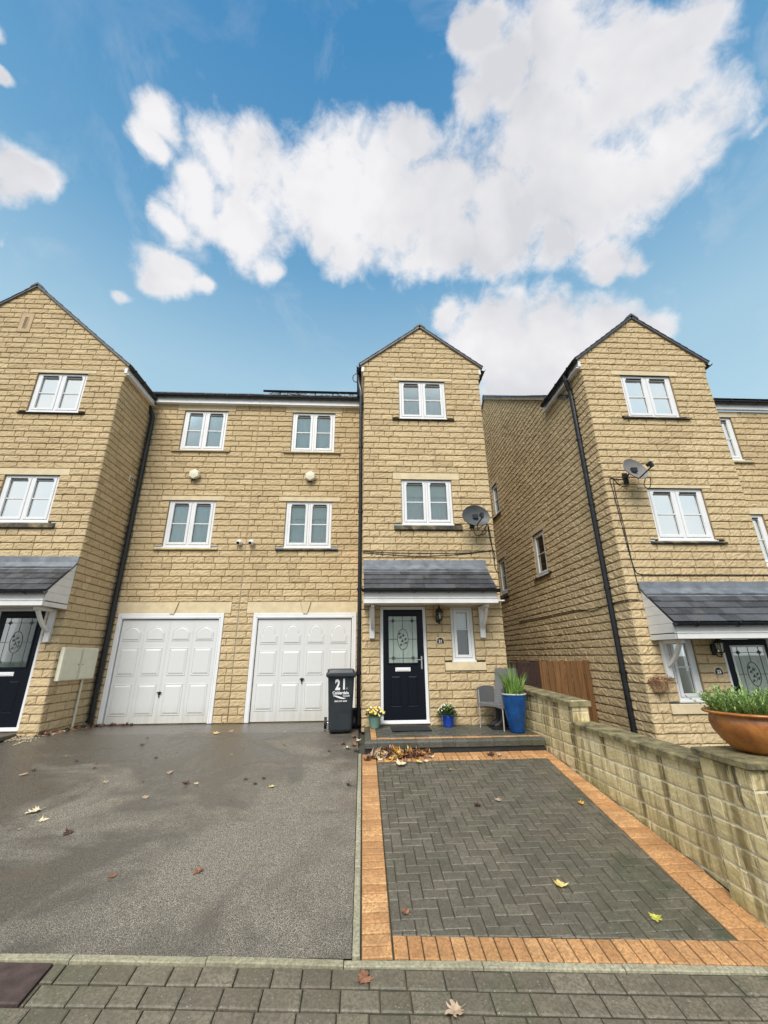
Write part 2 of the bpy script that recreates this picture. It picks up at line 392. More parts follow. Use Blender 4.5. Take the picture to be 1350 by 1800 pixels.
# ------------------------------------------------------------------ stone walls
CZ = -1.22; CH = .15
CHS = [CH]
def snap(z): return CZ + round((z-CZ)/CHS[0])*CHS[0]
def stone_wall(S, B, u0, u1, z0, z1, opens=(), lims=None, seed=1, amp=1.0, du=.045, base=CZ, ch=CH, lens=(.22,.30,.36,.43,.45), refl=False):
    """stones into MB S, mortar into MB B; local coords (u, n outward -> -y, z) handled by tf(u,n,z)"""
    rg = random.Random(seed)
    lims = lims or (lambda z: (u0, u1)); FL_ = amp < .5
    bk = -.006 if FL_ else -.018
    k = math.floor((z0-base)/ch + 1e-6)
    while True:
        a = base+k*ch; b = a+ch; k += 1
        if a >= z1-1e-6: break
        a = max(a, z0); b = min(b, z1)
        if b-a < .02: continue
        ul, ur = lims(a+.001)
        if ur-ul < .03: continue
        br = {ul, ur}; act = []
        for o in opens:
            if o[2] < b-.004 and o[3] > a+.004:
                act.append(o)
                for e in (o[0], o[1]):
                    if ul < e < ur: br.add(e)
        br = sorted(br); cells = []
        for p, q in zip(br[:-1], br[1:]):
            mid = (p+q)/2; fr = [(a,b)]
            for o in act:
                if o[0] < mid < o[1]:
                    nf = []
                    for (c,d) in fr:
                        if o[2] > c+.004: nf.append((c, min(d,o[2])))
                        if o[3] < d-.004: nf.append((max(c,o[3]), d))
                    fr = [x for x in nf if x[1]-x[0] > .001]
            fr = tuple(fr)
            if cells and cells[-1][2] == fr: cells[-1][1] = q
            else: cells.append([p,q,fr])
        for p, q, fr in cells:
            for (c, d) in fr:
                lc = lims(c); ld = lims(d)
                cl = lambda u, L: min(max(u, L[0]), L[1])
                B.add([(cl(p,lc),bk,c),(cl(q,lc),bk,c),(cl(q,ld),bk,d),(cl(p,ld),bk,d)], [(0,1,2,3)])
                if d-c < .035: continue
                u = p; first = True
                while u < q-1e-4:
                    L = rg.choice(lens)*rg.uniform(.9,1.1)
                    if first: L *= rg.uniform(.4,1.0); first = False
                    e = u+L
                    if q-e < .11: e = q
                    s0 = u+.002; s1 = e-.002; u = e
                    if s1-s0 < .02: continue
                    nu = max(1, int((s1-s0)/du))
                    us = [s0, s0+.007]+[s0+.007+(s1-s0-.014)*i/(nu+1)+rg.uniform(-.008,.008) for i in range(1,nu+1)]+[s1-.007, s1]
                    zc = c+.007; zd = d-.004; h = zd-zc
                    vs = [zc, zc+.007, zc+h*.27, zc+h*.5, zc+h*.75, zd-.008, zd]
                    W = len(us); H = len(vs); off = rg.uniform(-.004,.004); vv = []
                    for j, z in enumerate(vs):
                        for i, uu in enumerate(us):
                            outer = j in (0,H-1) or i in (0,W-1)
                            edge = j in (1,H-2) or i in (1,W-2)
                            if FL_:
                                n = -.009 if outer else ((0 if edge else .0025)+off*.4+rg.uniform(-.0022,.0022))
                            elif outer: n = -.022
                            elif edge: n = (-.001 + off*.5 + rg.uniform(-.004,.005)*amp + (.006*amp if j==1 else 0))
                            else: n = (.0055 + off + rg.uniform(-.007,.007)*amp + (.003 if j==2 else 0))
                            zz = z + (rg.uniform(-.005,.005)*amp if (j in (0,1) and not (i in (0,W-1))) else (rg.uniform(-.012,.012) if 1<j<H-2 else 0))
                            lz = lims(zz); vv.append((min(max(uu,lz[0]),lz[1]), n, zz))
                    S.add(vv, [(j*W+i, j*W+i+1, (j+1)*W+i+1, (j+1)*W+i) for j in range(H-1) for i in range(W-1)])
def reveal(B, o, d0=-.012, d1=-.11):
    a,b,c,d = o
    B.add([(a,d0,c),(a,d1,c),(a,d1,d),(a,d0,d)],[(0,1,2,3)]); B.add([(b,d0,c),(b,d1,c),(b,d1,d),(b,d0,d)],[(0,1,2,3)])
    B.add([(a,d0,d),(a,d1,d),(b,d1,d),(b,d0,d)],[(0,1,2,3)]); B.add([(a,d0,c),(a,d1,c),(b,d1,c),(b,d0,c)],[(0,1,2,3)])
def front(Y): return lambda u, n, z: (u, Y-n, z)
def sideL(X): return lambda u, n, z: (X-n, u, z)      # faces -x
def sideR(X): return lambda u, n, z: (X+n, u, z)      # faces +x
# ------------------------------------------------------------------ windows, doors
def window(parent, tf, u0, u1, z0, z1, nsash=2, style='net', sill=True, lintel=True, sillclean=False, bar=.5, vent=True):
    """returns opening rectangles for the wall"""
    w = u1-u0; n0 = -.04
    f = MB(tf); fw = .055
    f.box(u0,u0+fw,n0-.07,n0,z0,z1,.004); f.box(u1-fw,u1,n0-.07,n0,z0,z1,.004)
    f.box(u0+fw,u1-fw,n0-.07,n0-.001,z1-fw,z1,.004); f.box(u0+fw,u1-fw,n0-.07,n0-.001,z0,z0+fw,.004)
    f.box(u0-.012,u1+.012,n0-.02,n0+.03,z0-.022,z0+.008,.003)
    if nsash == 2: f.box((u0+u1)/2-.022,(u0+u1)/2+.022,n0-.07,n0-.002,z0+fw,z1-fw,.003)
    fo = f.build('window', M['white'], parent)
    ed = [u0+fw, (u0+u1)/2-.022, (u0+u1)/2+.022, u1-fw] if nsash == 2 else [u0+fw, u1-fw]
    vts = []; s = MB(tf)
    panes = []
    for i in range(0, len(ed), 2):
        a, b = ed[i]+.004, ed[i+1]-.004; c, d = z0+fw+.004, z1-fw-.004; sw = .055; ns = n0+.010
        for (p,q,r,t_) in ((a,a+sw,c,d),(b-sw,b,c,d),(a+sw,b-sw,d-sw,d),(a+sw,b-sw,c,c+sw)):
            s.box(p,q,ns-.06,ns if (p,q)!=(a+sw,b-sw) else ns-.001,r,t_,.006)
        zb = c+sw+(d-c-2*sw)*bar
        s.box(a+sw,b-sw,ns-.030,ns-.018,zb-.010,zb+.010)
        panes.append((a+sw,b-sw,c+sw,d-sw))
        if vent: (lambda v_: (v_.box(a+.07,b-.07,ns,ns+.02,d-.045,d-.014,.003), vts.append(v_)))(MB(tf))
    s.build('sash', M['white'], fo)
    for v_ in vts: v_.build('trickle_vent', M['gap'], fo)  # white vents coloured black for the shade on their undersides
    # dark rebate between frame and sash
    rb = MB(tf)
    for i in range(0, len(ed), 2): rb.add([(ed[i],n0-.03,z0+fw),(ed[i+1],n0-.03,z0+fw),(ed[i+1],n0-.03,z1-fw),(ed[i],n0-.03,z1-fw)], [(0,1,2,3)]) if False else None
    for (a,b,c,d) in panes:
        p = MB(tf); p.box(a-.004,b+.004,n0-.040,n0-.034,c-.004,d+.004); p.build('pane', M['glass'], fo)
        gk = MB(tf)
        for (x0,x1,y0,y1) in ((a,a+.006,c,d),(b-.006,b,c,d),(a,b,c,c+.006),(a,b,d-.006,d)): gk.box(x0,x1,n0-.034,n0-.030,y0,y1)
        gk.build('seal', M['gap'], fo)
    a = panes[0][0]-.06; b = panes[-1][1]+.06; c = z0+.03; d = z1-.03
    def sheet(nm, m, x0, x1, y0, y1, depth, wave):
        q = MB(tf); nseg = max(2, int((x1-x0)/.02)) if wave else 1
        vs = []
        for i in range(nseg+1):
            x = x0+(x1-x0)*i/nseg; dd = depth + (wave*math.sin(x*38)+wave*.6*math.sin(x*71+1) if wave else 0)
            vs += [(x,dd,y0),(x,dd,y1)]
        q.add(vs, [(2*i,2*i+2,2*i+3,2*i+1) for i in range(nseg)]); q.build(nm, m, fo)
    if style == 'net': sheet('net_curtain', M['net'], a,b,c,d, n0-.10, .008)
    elif style == 'grey': sheet('curtain_or_room_shade', M['netdark'], a,b,c,d, n0-.065, .005)
    elif style == 'blind':
        zb = d-(d-c)*.36; sheet('blind', M['blind'], a,b,zb,d, n0-.075, 0); sheet('curtain_or_room_shade', M['netdark'], a,b,c,d, n0-.10, .007)
    elif style == 'smallblind':
        zb = d-(d-c)*.40; sheet('blind', M['blind'], a,b,zb,d, n0-.075, 0); sheet('curtain_or_room_shade', M['room'], a,b,c,d, n0-.25, .01)  # lower dark sheet puts the unlit room into colour, no curtain there
    elif style == 'dark': sheet('curtain_or_room_shade', M['room'], a,b,c,d, n0-.2, .01)  # dark sheet coloured as the unlit room, no curtain there
    elif style == 'bright': sheet('blind', M['blind'], a,b,c,d, n0-.07, 0)  # full pale sheet puts the glass's bright sky reflection into colour
    op = [(u0,u1,z0,z1)]
    if lintel:
        lt = snap(z1+.135) if lintel is True else lintel
        l = MB(tf); l.box(u0-.185,u1+.185,-.1,.004,z1,lt-.004,.004); l.build('lintel', M['ashlar'], parent)
        op.append((u0-.185,u1+.185,z1,lt))
    if sill:
        sb = snap(z0-.10)
        l = MB(tf); ov = .055
        l.loops([[(x,-.1,sb+.004),(x,ov-.012,sb+.004),(x,ov,sb+.012),(x,ov,z0-.055),(x,-.01,z0-.022),(x,-.1,z0-.022)] for x in (u0-.17,u0-.1,u0+.3,u1-.3,u1+.1,u1+.17)])
        recalc(l.build('sill', M['sillclean'] if sillclean else M['sill'], parent))
        op.append((u0-.17,u1+.17,sb,z0))
    return op, (u0,u1,z0,z1)
def inset(poly, d):
    n = len(poly); out = []
    area = sum(poly[i][0]*poly[(i+1)%n][1]-poly[(i+1)%n][0]*poly[i][1] for i in range(n))
    sg = 1 if area > 0 else -1
    for i in range(n):
        p0 = Vector(poly[i-1]); p = Vector(poly[i]); p1 = Vector(poly[(i+1)%n])
        e0 = (p-p0).normalized(); e1 = (p1-p).normalized()
        n0 = Vector((-e0.y,e0.x))*sg; n1 = Vector((-e1.y,e1.x))*sg
        m = n0+n1
        if m.length < 1e-6: m = n0
        m.normalize(); c = max(.45, m.dot(n0)); q = p+m*(d/c); out.append((q.x,q.y))
    return out
def raised(mb, poly, y0, bevel=.036, h=.011):
    """moulded panel standing on the surface at depth n=y0"""
    L = []
    for d, e in ((0,0),(.004,h*.6),(.010,h*.6),(.016,.001),(.016+bevel,h)):
        L.append([(a,y0+e,b) for a,b in inset(poly,d)] if d else [(a,y0+e,b) for a,b in poly])
    mb.loops(L, True, False, True)
def garage(parent, tf, u0, u1, z1, zb, kind, hu, hz, label):
    n0 = .0
    fr = MB(tf); fw = .095
    for (a,b,c,d) in ((u0,u0+fw,zb,z1),(u1-fw,u1,zb,z1),(u0+fw,u1-fw,z1-fw-.02,z1)):
        fr.box(a,b,-.1,.012,c,d,.006)
    for (a,b,c,d) in ((u0+fw-.035,u0+fw-.012,zb,z1-fw+.02),(u1-fw+.012,u1-fw+.035,zb,z1-fw+.02),(u0+fw-.035,u1-fw+.035,z1-fw+.0,z1-fw+.022)):
        fr.box(a,b,.010,.020,c,d,.003)
    g = MB(tf)
    a, b = u0+fw+.012, u1-fw-.012; c, d = zb+.01, z1-fw-.035; W = b-a; H = d-c; nl = -.028
    g.box(a,b,nl-.04,nl,c,d,.006)
    door = g.build('garage_door', M['garage'], parent, label=label)
    gm = MB(tf); gm.box(u0+fw,u1-fw,nl-.06,nl-.045,zb,z1-fw-.02); gm.build('shadow_gap', M['gap'], door)
    fro = fr.build('door_frame', M['white'], door)
    pn = MB(tf)
    cs = (.118,.362,.625,.872) if kind == 'arch' else (.125,.373,.622,.868)
    rows = ((.07,.215),(.285,.555),(.635,.925)) if kind == 'arch' else ((.06,.255),(.32,.565),(.64,.90))
    hw = .093*W
    for cx in cs:
        x = a+cx*W
        for ri, (r0,r1) in enumerate(rows):
            zt = d-r0*H; zl = d-r1*H
            if ri: poly = [(x-hw,zl),(x+hw,zl),(x+hw,zt),(x-hw,zt)]
            elif kind == 'arch':
                zs = zl+(zt-zl)*.62; poly = [(x-hw,zl),(x+hw,zl),(x+hw,zs)]
                for i in range(0,11):
                    q = i/10; xx = x+hw*.96*(1-2*q); zz = zs+(zt-zs)*(math.sin(math.pi*q)**.75 if 0<q<1 else 0)
                    poly.append((xx,zz+.004))
                poly.append((x-hw,zs))
            else:
                rr = hw*.80; zs = zl+(zt-zl)*.52; poly = [(x-hw,zl),(x+hw,zl),(x+hw,zs-.02),(x+hw*.83,zs-.005)]
                for i in range(0,13):
                    q = math.pi*i/12; poly.append((x+rr*math.cos(q), zs+.01+(zt-zs)*math.sin(q)))
                poly += [(x-hw*.83,zs-.005),(x-hw,zs-.02)]
            raised(pn, poly, nl+.0005, .034 if ri else .022, .015)
    recalc(pn.build('moulded_panel', M['garage'], door))
    rb = MB(tf)
    for q in ((.235,.245,.487,.497,.742,.752) if kind=='arch' else (.246,.254,.496,.504,.744,.752)):
        rb.box(a+q*W,a+q*W+.005,nl-.002,nl+.004,c+.01,d-.01)
    rb.build('pressed_rib', M['garage'], door)
    h = MB(tf); h.box(hu-.024,hu+.024,nl,nl+.012,hz-.03,hz+.035,.008); h.box(hu-.045,hu+.05,nl+.02,nl+.036,hz+.004,hz+.026,.006)
    h.box(hu-.01,hu+.01,nl+.012,nl+.03,hz-.005,hz+.02); h.box(hu-.008,hu+.012,nl+.01,nl+.022,hz-.075,hz-.028,.004)
    h.build('handle', M['black'], door)
    return (u0,u1,zb,z1)
def front_door(parent, tf, u0, u1, z0, z1, hinge='l', dark=False, whiteglass=False, leafonly=None):
    fw = .058; n0 = -.03
    f = MB(tf)
    for (a,b,c,d) in ((u0,u0+fw,z0,z1),(u1-fw,u1,z0,z1),(u0+fw,u1-fw,z1-fw,z1),(u0+fw,u1-fw,z0,z0+.035)): f.box(a,b,n0-.08,n0,c,d,.004)
    f.box(u0-.01,u1+.01,n0-.02,n0+.045,z0-.022,z0+.002,.004)
    a,b,c,d = u0+fw+.004,u1-fw-.004,z0+.04,z1-fw-.004; W = b-a; H = d-c; nl = n0-.008
    l = MB(tf); l.box(a,b,nl-.05,nl,c,d,.005)
    door = l.build('front_door', M['doorblack'], parent)
    f.build('door_frame', M['white'], door)
    ga, gb = a+.135*W, b-.165*W+.005; gc, gd = c+.498*H, c+.935*H
    if hinge == 'r': ga, gb = a+.165*W, b-.135*W
    cf = MB(tf); cw = .032
    for (p,q,r,s) in ((ga-cw,ga,gc-cw,gd+cw),(gb,gb+cw,gc-cw,gd+cw),(ga,gb,gc-cw,gc),(ga,gb,gd,gd+cw)): cf.box(p,q,nl+.001,nl+.016,r,s,.007)
    cf.build('glazing_frame', M['white'] if whiteglass else M['doorblack'], door)
    gl = MB(tf); gl.box(ga,gb,nl+.004,nl+.007,gc,gd); go = gl.build('door_glass', M['glassdoor'], door)
    ob = MB(tf); ob.add([(ga,nl+.0015,gc),(gb,nl+.0015,gc),(gb,nl+.0015,gd),(ga,nl+.0015,gd)],[(0,1,2,3)])
    ob.build('glass_backing', M['doorobsdark'] if dark else M['doorobs'], door)
    cm = MB(tf); gw = gb-ga; gh = gd-gc; n1 = nl+.009; r = .0042
    P = lambda x, z: (ga+x*gw, n1, gc+z*gh)
    for x in (.16,.84): cm.tube([P(x,0),P(x,1)], r, 6)
    cm.tube([P(.5,0),P(.5,.28)], r, 6); cm.tube([P(.5,.72),P(.5,1)], r, 6)
    for z in (.10,.90): cm.tube([P(0,z),P(1,z)], r, 6)
    cm.tube([P(0,.5),P(.31,.5)], r, 6); cm.tube([P(.69,.5),P(1,.5)], r, 6)
    el = [P(.5+.19*math.cos(i*math.pi/12), .5+.22*math.sin(i*math.pi/12)) for i in range(25)]; cm.tube(el, r*1.2, 6)
    for x in (.16,.84):
        for z in (.10,.90):
            k = .065
            cm.add([P(x-k*1.2,z),P(x,z-k*.75),P(x+k*1.2,z),P(x,z+k*.75)],[(0,1,2,3)])
    st = [P(.5+.05*math.sin(t*7), .36+.28*t) for t in [i/10 for i in range(11)]]; cm.tube(st, r*.7, 5)
    for t in range(7):
        x = .5+.05*math.sin(t*.9)+(.07 if t%2 else -.07); z = .38+t*.04
        cm.add([P(x-.05,z-.012),P(x,z-.03),P(x+.05,z+.012),P(x,z+.03)],[(0,1,2,3)])
    cm.build('leading', M['caming'], door)
    pm = MB(tf)
    for (p,q) in ((.17,.42),(.58,.83)):
        poly = [(a+p*W,c+.11*H),(a+q*W,c+.11*H),(a+q*W,c+.385*H),(a+p*W,c+.385*H)]
        raised(pm, poly, nl+.0005, .02, .008)
    recalc(pm.build('moulded_panel', M['doorblack'], door))
    lb = MB(tf); lx = (a+b)/2-.02; lz = c+.438*H
    lb.box(lx-.147,lx+.147,nl,nl+.014,lz-.036,lz+.036,.006); lb.box(lx-.115,lx+.115,nl+.014,nl+.020,lz-.020,lz+.020,.004)
    lb.build('letterbox', M['chromewhite'], door)
    hx = b-.05 if hinge == 'l' else a+.05; hz = c+.50*H; sgn = -1 if hinge == 'l' else 1
    h = MB(tf); h.box(hx-.015,hx+.015,nl,nl+.010,hz-.12,hz+.12,.006)
    h.tube([(hx,nl+.01,hz+.05),(hx,nl+.05,hz+.05),(hx+sgn*.02,nl+.058,hz+.05),(hx+sgn*.11,nl+.055,hz+.05)], .009, 8)
    h.build('handle', M['chrome'], door, smooth=False)
    return (u0,u1,z0-.03,z1)
# ------------------------------------------------------------------ rainwater goods, roofs
def gutter(parent, p0, p1, r=.056, name='gutter'):
    p0 = Vector(p0); p1 = Vector(p1); t = (p1-p0).normalized(); s = t.cross(Vector((0,0,1)))
    L = []
    for p in (p0, p1):
        ring = []
        for i in range(11):
            a = math.pi + math.pi*i/10; ring.append(p+s*(r*math.cos(a))+Vector((0,0,r*math.sin(a))))
        for i in range(11):
            a = 2*math.pi - math.pi*i/10; ring.append(p+s*((r-.006)*math.cos(a))+Vector((0,0,(r-.006)*math.sin(a))))
        L.append(ring)
    m = MB(); m.loops(L)
    n = int((p1-p0).length/.9)+1
    for i in range(n+1):
        p = p0.lerp(p1, (i+.5)/(n+1)); ring0=[]; ring1=[]
        for q, rg_ in ((p-t*.018, ring0),(p+t*.018, ring1)):
            for k in range(11):
                a = math.pi+math.pi*k/10; rg_.append(q+s*((r+.008)*math.cos(a))+Vector((0,0,(r+.008)*math.sin(a))))
            rg_.append(q+s*(r+.008)+Vector((0,0,.012))); rg_.append(q-s*(r+.008)+Vector((0,0,.012)))
        m.loops([ring0, ring1])
    return recalc(m.build(name, M['black'], parent, smooth=False))
def pipe(parent, pts, r=.034, clips=()):
    m = MB(); m.tube(pts, r, 12)
    for c in clips:
        m.tube([(c[0],c[1],c[2]-.03),(c[0],c[1],c[2]+.03)], r+.010, 12)
        m.box(c[0]-.055,c[0]+.055,c[1]-.006,c[1]+.03,c[2]-.012,c[2]+.012)
    return m.build('downpipe', M['black'], parent, smooth=False)
def slab(m, pts, th):
    """quad pts (4, outward up side) extruded down by th"""
    a, b, c, d = [Vector(p) for p in pts]; n = (b-a).cross(d-a).normalized()
    if n.z < 0: n = -n
    m.add([a,b,c,d,a-n*th,b-n*th,c-n*th,d-n*th], [(0,1,2,3),(7,6,5,4),(0,4,5,1),(1,5,6,2),(2,6,7,3),(3,7,4,0)])
def slates(m, p0, p1, q0, q1, rows, w=.3, th=.012, seed=1, lap=1.25):
    """courses of slates from eave line p0-p1 up to q0-q1, each slate an own island"""
    p0,p1,q0,q1 = map(Vector,(p0,p1,q0,q1)); rg = random.Random(seed)
    L = (p1-p0).length; n = (p1-p0).cross(q0-p0).normalized()
    if n.z < 0: n = -n
    for r in range(rows):
        t0 = r/rows; t1 = min(1.0,(r+lap)/rows); x = -(w/2 if r%2 else 0)
        while x < L-.002:
            a = max(0,x)+.0015; b = min(L,x+w)-.0015; x += w
            if b-a < .01: continue
            j = rg.uniform(-.003,.003)
            lift0 = th*1.15+rg.uniform(0,.004); lift1 = 0.0
            def pt(s,t,l): return p0.lerp(p1,s/L).lerp(q0.lerp(q1,s/L),t)+n*l
            d = (q0-p0).normalized()*j
            v = [pt(a,t0,lift0)+d,pt(b,t0,lift0)+d,pt(b,t1,lift1+.002),pt(a,t1,lift1+.002),pt(a,t0,lift0-th)+d,pt(b,t0,lift0-th)+d,pt(b,t1,lift1-.002),pt(a,t1,lift1-.002)]
            m.add(v, [(0,1,2,3),(7,6,5,4),(0,4,5,1),(1,5,6,2),(3,7,4,0),(2,6,7,3)])
def canopy(parent, x0, x1, Yw, Yg, ztop, zg, zf, brackets, cheekl=False, cheekr=False, seed=3):
    """lean-to slate porch canopy; Yg gutter line, zg gutter top, zf underside of fascia"""
    ye = Yg+.05
    s = MB(); slab(s, [(x0+.01,ye+.005,zg-.004),(x1-.01,ye+.005,zg-.004),(x1-.01,Yw-.016,ztop-.01),(x0+.01,Yw-.016,ztop-.01)], .02)
    slates(s, (x0,ye-.01,zg+.012),(x1,ye-.01,zg+.012),(x0,Yw-.02,ztop+.0),(x1,Yw-.02,ztop+.0), 5, .29, .014, seed)
    cv = s.build('porch_canopy', M['slate'], parent)
    l = MB(); k = (ztop-zg)/(Yw-ye); xs = [x0-.012+(x1-x0+.024)*i/14 for i in range(15)]; rg = random.Random(seed)
    def strip(prof):
        vs = []
        for x in xs:
            j = rg.uniform(-.006,.006)
            for (y,z) in prof: vs.append((x,y+j*.3,z+j))
        n = len(prof)
        l.add(vs, [(i*n+q,(i+1)*n+q,(i+1)*n+q+1,i*n+q+1) for i in range(len(xs)-1) for q in range(n-1)])
    strip([(Yw-.004,ztop+.15),(Yw-.022,ztop+.145),(Yw-.03,ztop+.028),(Yw-.055,ztop-.005),(Yw-.175,ztop-.175*k+.034),(Yw-.178,ztop-.175*k+.012)])
    l.build('lead_flashing', M['lead'], cv)
    f = MB(); zt = zg-.02
    f.box(x0+.02,x1-.02,ye-.005,ye+.018,zf+.075,zt,.003); f.box(x0+.0,x1-.0,ye-.022,ye+.03,zf,zf+.082,.006); f.box(x0-.006,x1+.006,ye-.03,ye+.034,zf+.086,zf+.10,.003)
    f.build('fascia', M['whitewood'], cv)
    so = MB(); so.box(x0+.02,x1-.02,ye+.031,Yw-.012,zf+.03,zf+.045); so.build('soffit', M['whitewood'], cv)
    for flag, x in ((cheekl,x0+.01),(cheekr,x1-.01)):
        c = MB(); sg = -1 if x < (x0+x1)/2 else 1
        # return band
        c.box(x-.012,x+.012,ye+.032,Yw-.006,zf,zf+.082,.004)
        nb = 5; zb = zf+.10
        for i in range(nb):
            za = zb+(ztop-.02-zb)*i/nb; zc = zb+(ztop-.02-zb)*(i+1)/nb-.004
            def yz(z): return max(ye+.01, ye+(z-zg+.02)/k+.012)
            if Yw-.01-yz(za) < .02: continue
            c.prism([(yz(za),za),(Yw-.008,za),(Yw-.008,zc),(min(Yw-.009,yz(zc)),zc)], x-.006, x+.006, 'x')
        recalc(c.build('cheek_board', M['whitewood'], cv))
    gutter(cv, (x0-.03,Yg-.012,zg-.004), (x1+.03,Yg-.012,zg-.004), .064)
    for bx in brackets:
        b = MB(); zt = zf-.002
        b.box(bx-.05,bx+.05,Yw-.07,Yw-.004,zt-.60,zt,.006)
        b.box(bx-.03,bx+.03,Yw-.52,Yw-.072,zt-.055,zt,.005)
        pts = []
        for i in range(9):
            t = i/8; y = Yw-.075-.36*t; z = zt-.40+.345*t-.05*math.sin(math.pi*t); pts.append((y,z))
        for (ya,za),(yb,zb_) in zip(pts[:-1],pts[1:]): b.bar((bx,ya,za),(bx,yb,zb_), .05, .055, (0,1,0))
        b.build('canopy_bracket', M['whitewood'], cv)
    return cv
def verge(parent, xa, xr, xb, Yf, Yb, ze, zr, ov=.13, seed=1, cutl=None):
    """gable roof of a tower: ridge along Y at xr, eaves at xa/xb (wall), eave wall z ze, ridge wall z zr"""
    s = MB()
    for x, sg in ((xa,-1),(xb,1)):
        k = (zr-ze)/abs(x-xr); xe = x+sg*ov; zeo = ze-ov*k
        y0 = Yf-.045; Yk = Yb
        if sg < 0 and cutl:
            Yk = cutl; slab(s, [(x+.02,cutl+.002,ze-.02*k+.05+.02*k*2),(x+.02,Yb,ze-.02*k+.05+.02*k*2),(xr,Yb,zr+.05),(xr,cutl+.002,zr+.05)], .045)
        slab(s, [(xe,y0,zeo+.05),(xe,Yk,zeo+.05),(xr,Yk,zr+.05),(xr,y0,zr+.05)], .045)
        slates(s, (xe,y0-.012,zeo+.055) if sg<0 else (xe,Yk,zeo+.055), (xe,Yk,zeo+.055) if sg<0 else (xe,y0-.012,zeo+.055),
               (xr,y0-.012,zr+.055) if sg<0 else (xr,Yk,zr+.055), (xr,Yk,zr+.055) if sg<0 else (xr,y0-.012,zr+.055), 11, .6, .016, seed)
    ro = s.build('tower_roof', M['slate'], parent)
    r = MB(); y = Yf-.06; rg = random.Random(seed)
    while y < Yb:
        r.loops([[(xr-.15,yy,zr-.045+j),(xr-.135,yy,zr+.0+j),(xr-.015,yy,zr+.105+j),(xr+.015,yy,zr+.105+j),(xr+.135,yy,zr+.0+j),(xr+.15,yy,zr-.045+j),(xr+.0,yy,zr+.06+j)] for yy, j in ((y,0),(y+.44,0))]); y += .445
    recalc(r.build('ridge_tile', M['slate'], ro))
    u = MB()
    for x, sg in ((xa,-1),(xb,1)):
        k = (zr-ze)/abs(x-xr); xe = x+sg*.09; 
        slab(u, [(xe,Yf-.022,ze-.09*k+.002),(xe,Yf+.1,ze-.09*k+.002),(xr,Yf+.1,zr+.002),(xr,Yf-.022,zr+.002)], .018)
    u.build('mortar_verge', M['mortar'], ro)
    return ro
# ================================================================== HOUSES
MORT = [M['mortar']]
def wall_part(name, parent, specs, smat=None, mmat=None, label=None):
    """specs: list of dicts for stone_wall; stones and mortar in ONE mesh"""
    S = MB(); B = MB()
    for sp in specs:
        sp = dict(sp); tf = sp.pop('tf'); S.tf = tf; B.tf = tf
        rv = sp.pop('rev', [])
        stone_wall(S, B, **sp)
        for o in rv: reveal(B, o)
    S.tf = None; n = len(S.v); S.v += B.v; S.f += [tuple(i+n for i in f) for f in B.f]; S.m += [1]*len(B.f)
    return S.build(name, [smat or M['stone'], mmat or M['mortar']], parent, label=label)
def gable_lims(x0, x1, zr, k, zc, ov=.10):
    xc = (x0+x1)/2
    def f(z):
        if z < zc: return (x0, x1)
        if z < zc+.15: return (x0-.035, x1+.035)
        if z < zc+.30: return (x0-.07, x1+.07)
        h = (zr-z)/k
        if h < 0: h = 0
        return (max(x0-ov, xc-h), min(x1+ov, xc+h))
    return f
def wall_lamp(parent, x, y, z):
    """black lantern on the wall, y is wall plane"""
    m = MB()
    m.lathe([(.0,-.10),(.035,-.085),(.045,0),(.035,.085),(.0,.10)], (x-.02,y-.012,z-.02), 10)
    cy = y-.13
    m.tube([(x-.02,y-.01,z-.05),(x-.01,y-.06,z-.13),(x,cy,z-.14),(x,cy,z-.10)], .010, 8)
    m.lathe([(0,.235),(.008,.225),(.010,.20),(.020,.18),(.035,.155),(.085,.09),(.088,.08),(.0,.085)], (x,cy,z), 6)
    m.lathe([(0,-.09),(.05,-.075),(.058,-.06),(0,-.058)], (x,cy,z), 6); m.lathe([(0,-.125),(.012,-.115),(.018,-.1),(.01,-.09),(0,-.09)], (x,cy,z), 8)
    for i in range(6):
        a = math.pi*2*i/6; m.tube([(x+.052*math.cos(a),cy+.052*math.sin(a),z-.06),(x+.076*math.cos(a),cy+.076*math.sin(a),z+.085)], .005, 5)
    o = m.build('wall_lamp', M['black'], parent)
    g = MB(); g.lathe([(.048,-.058),(.071,.082)], (x,cy,z), 6, cap=False); g.build('lamp_glass', M['glassdoor'], o)
    b = MB(); b.lathe([(0,-.05),(.018,-.045),(.026,0),(.020,.045),(0,.055)], (x,cy,z), 10); b.build('bulb', M['potrim'], o, smooth=True)
def text_mesh(s, size, xf, name, m, parent, bold=0, ext=.002, align='CENTER', sx=1):
    cu = bpy.data.curves.new('lettering', 'FONT'); cu.body = s; cu.size = size; cu.extrude = ext; cu.offset = bold
    cu.align_x = align; cu.align_y = 'CENTER'; cu.resolution_u = 3
    ob = bpy.data.objects.new('lettering', cu); col.objects.link(ob)
    dg = bpy.context.evaluated_depsgraph_get(); me = bpy.data.meshes.new_from_object(ob.evaluated_get(dg))
    bpy.data.objects.remove(ob); bpy.data.curves.remove(cu)
    mb = MB(); mb.add([xf(v.co.x*sx, v.co.y, v.co.z) for v in me.vertices], [tuple(p.vertices) for p in me.polygons])
    bpy.data.meshes.remove(me)
    return mb.build(name, m, parent)
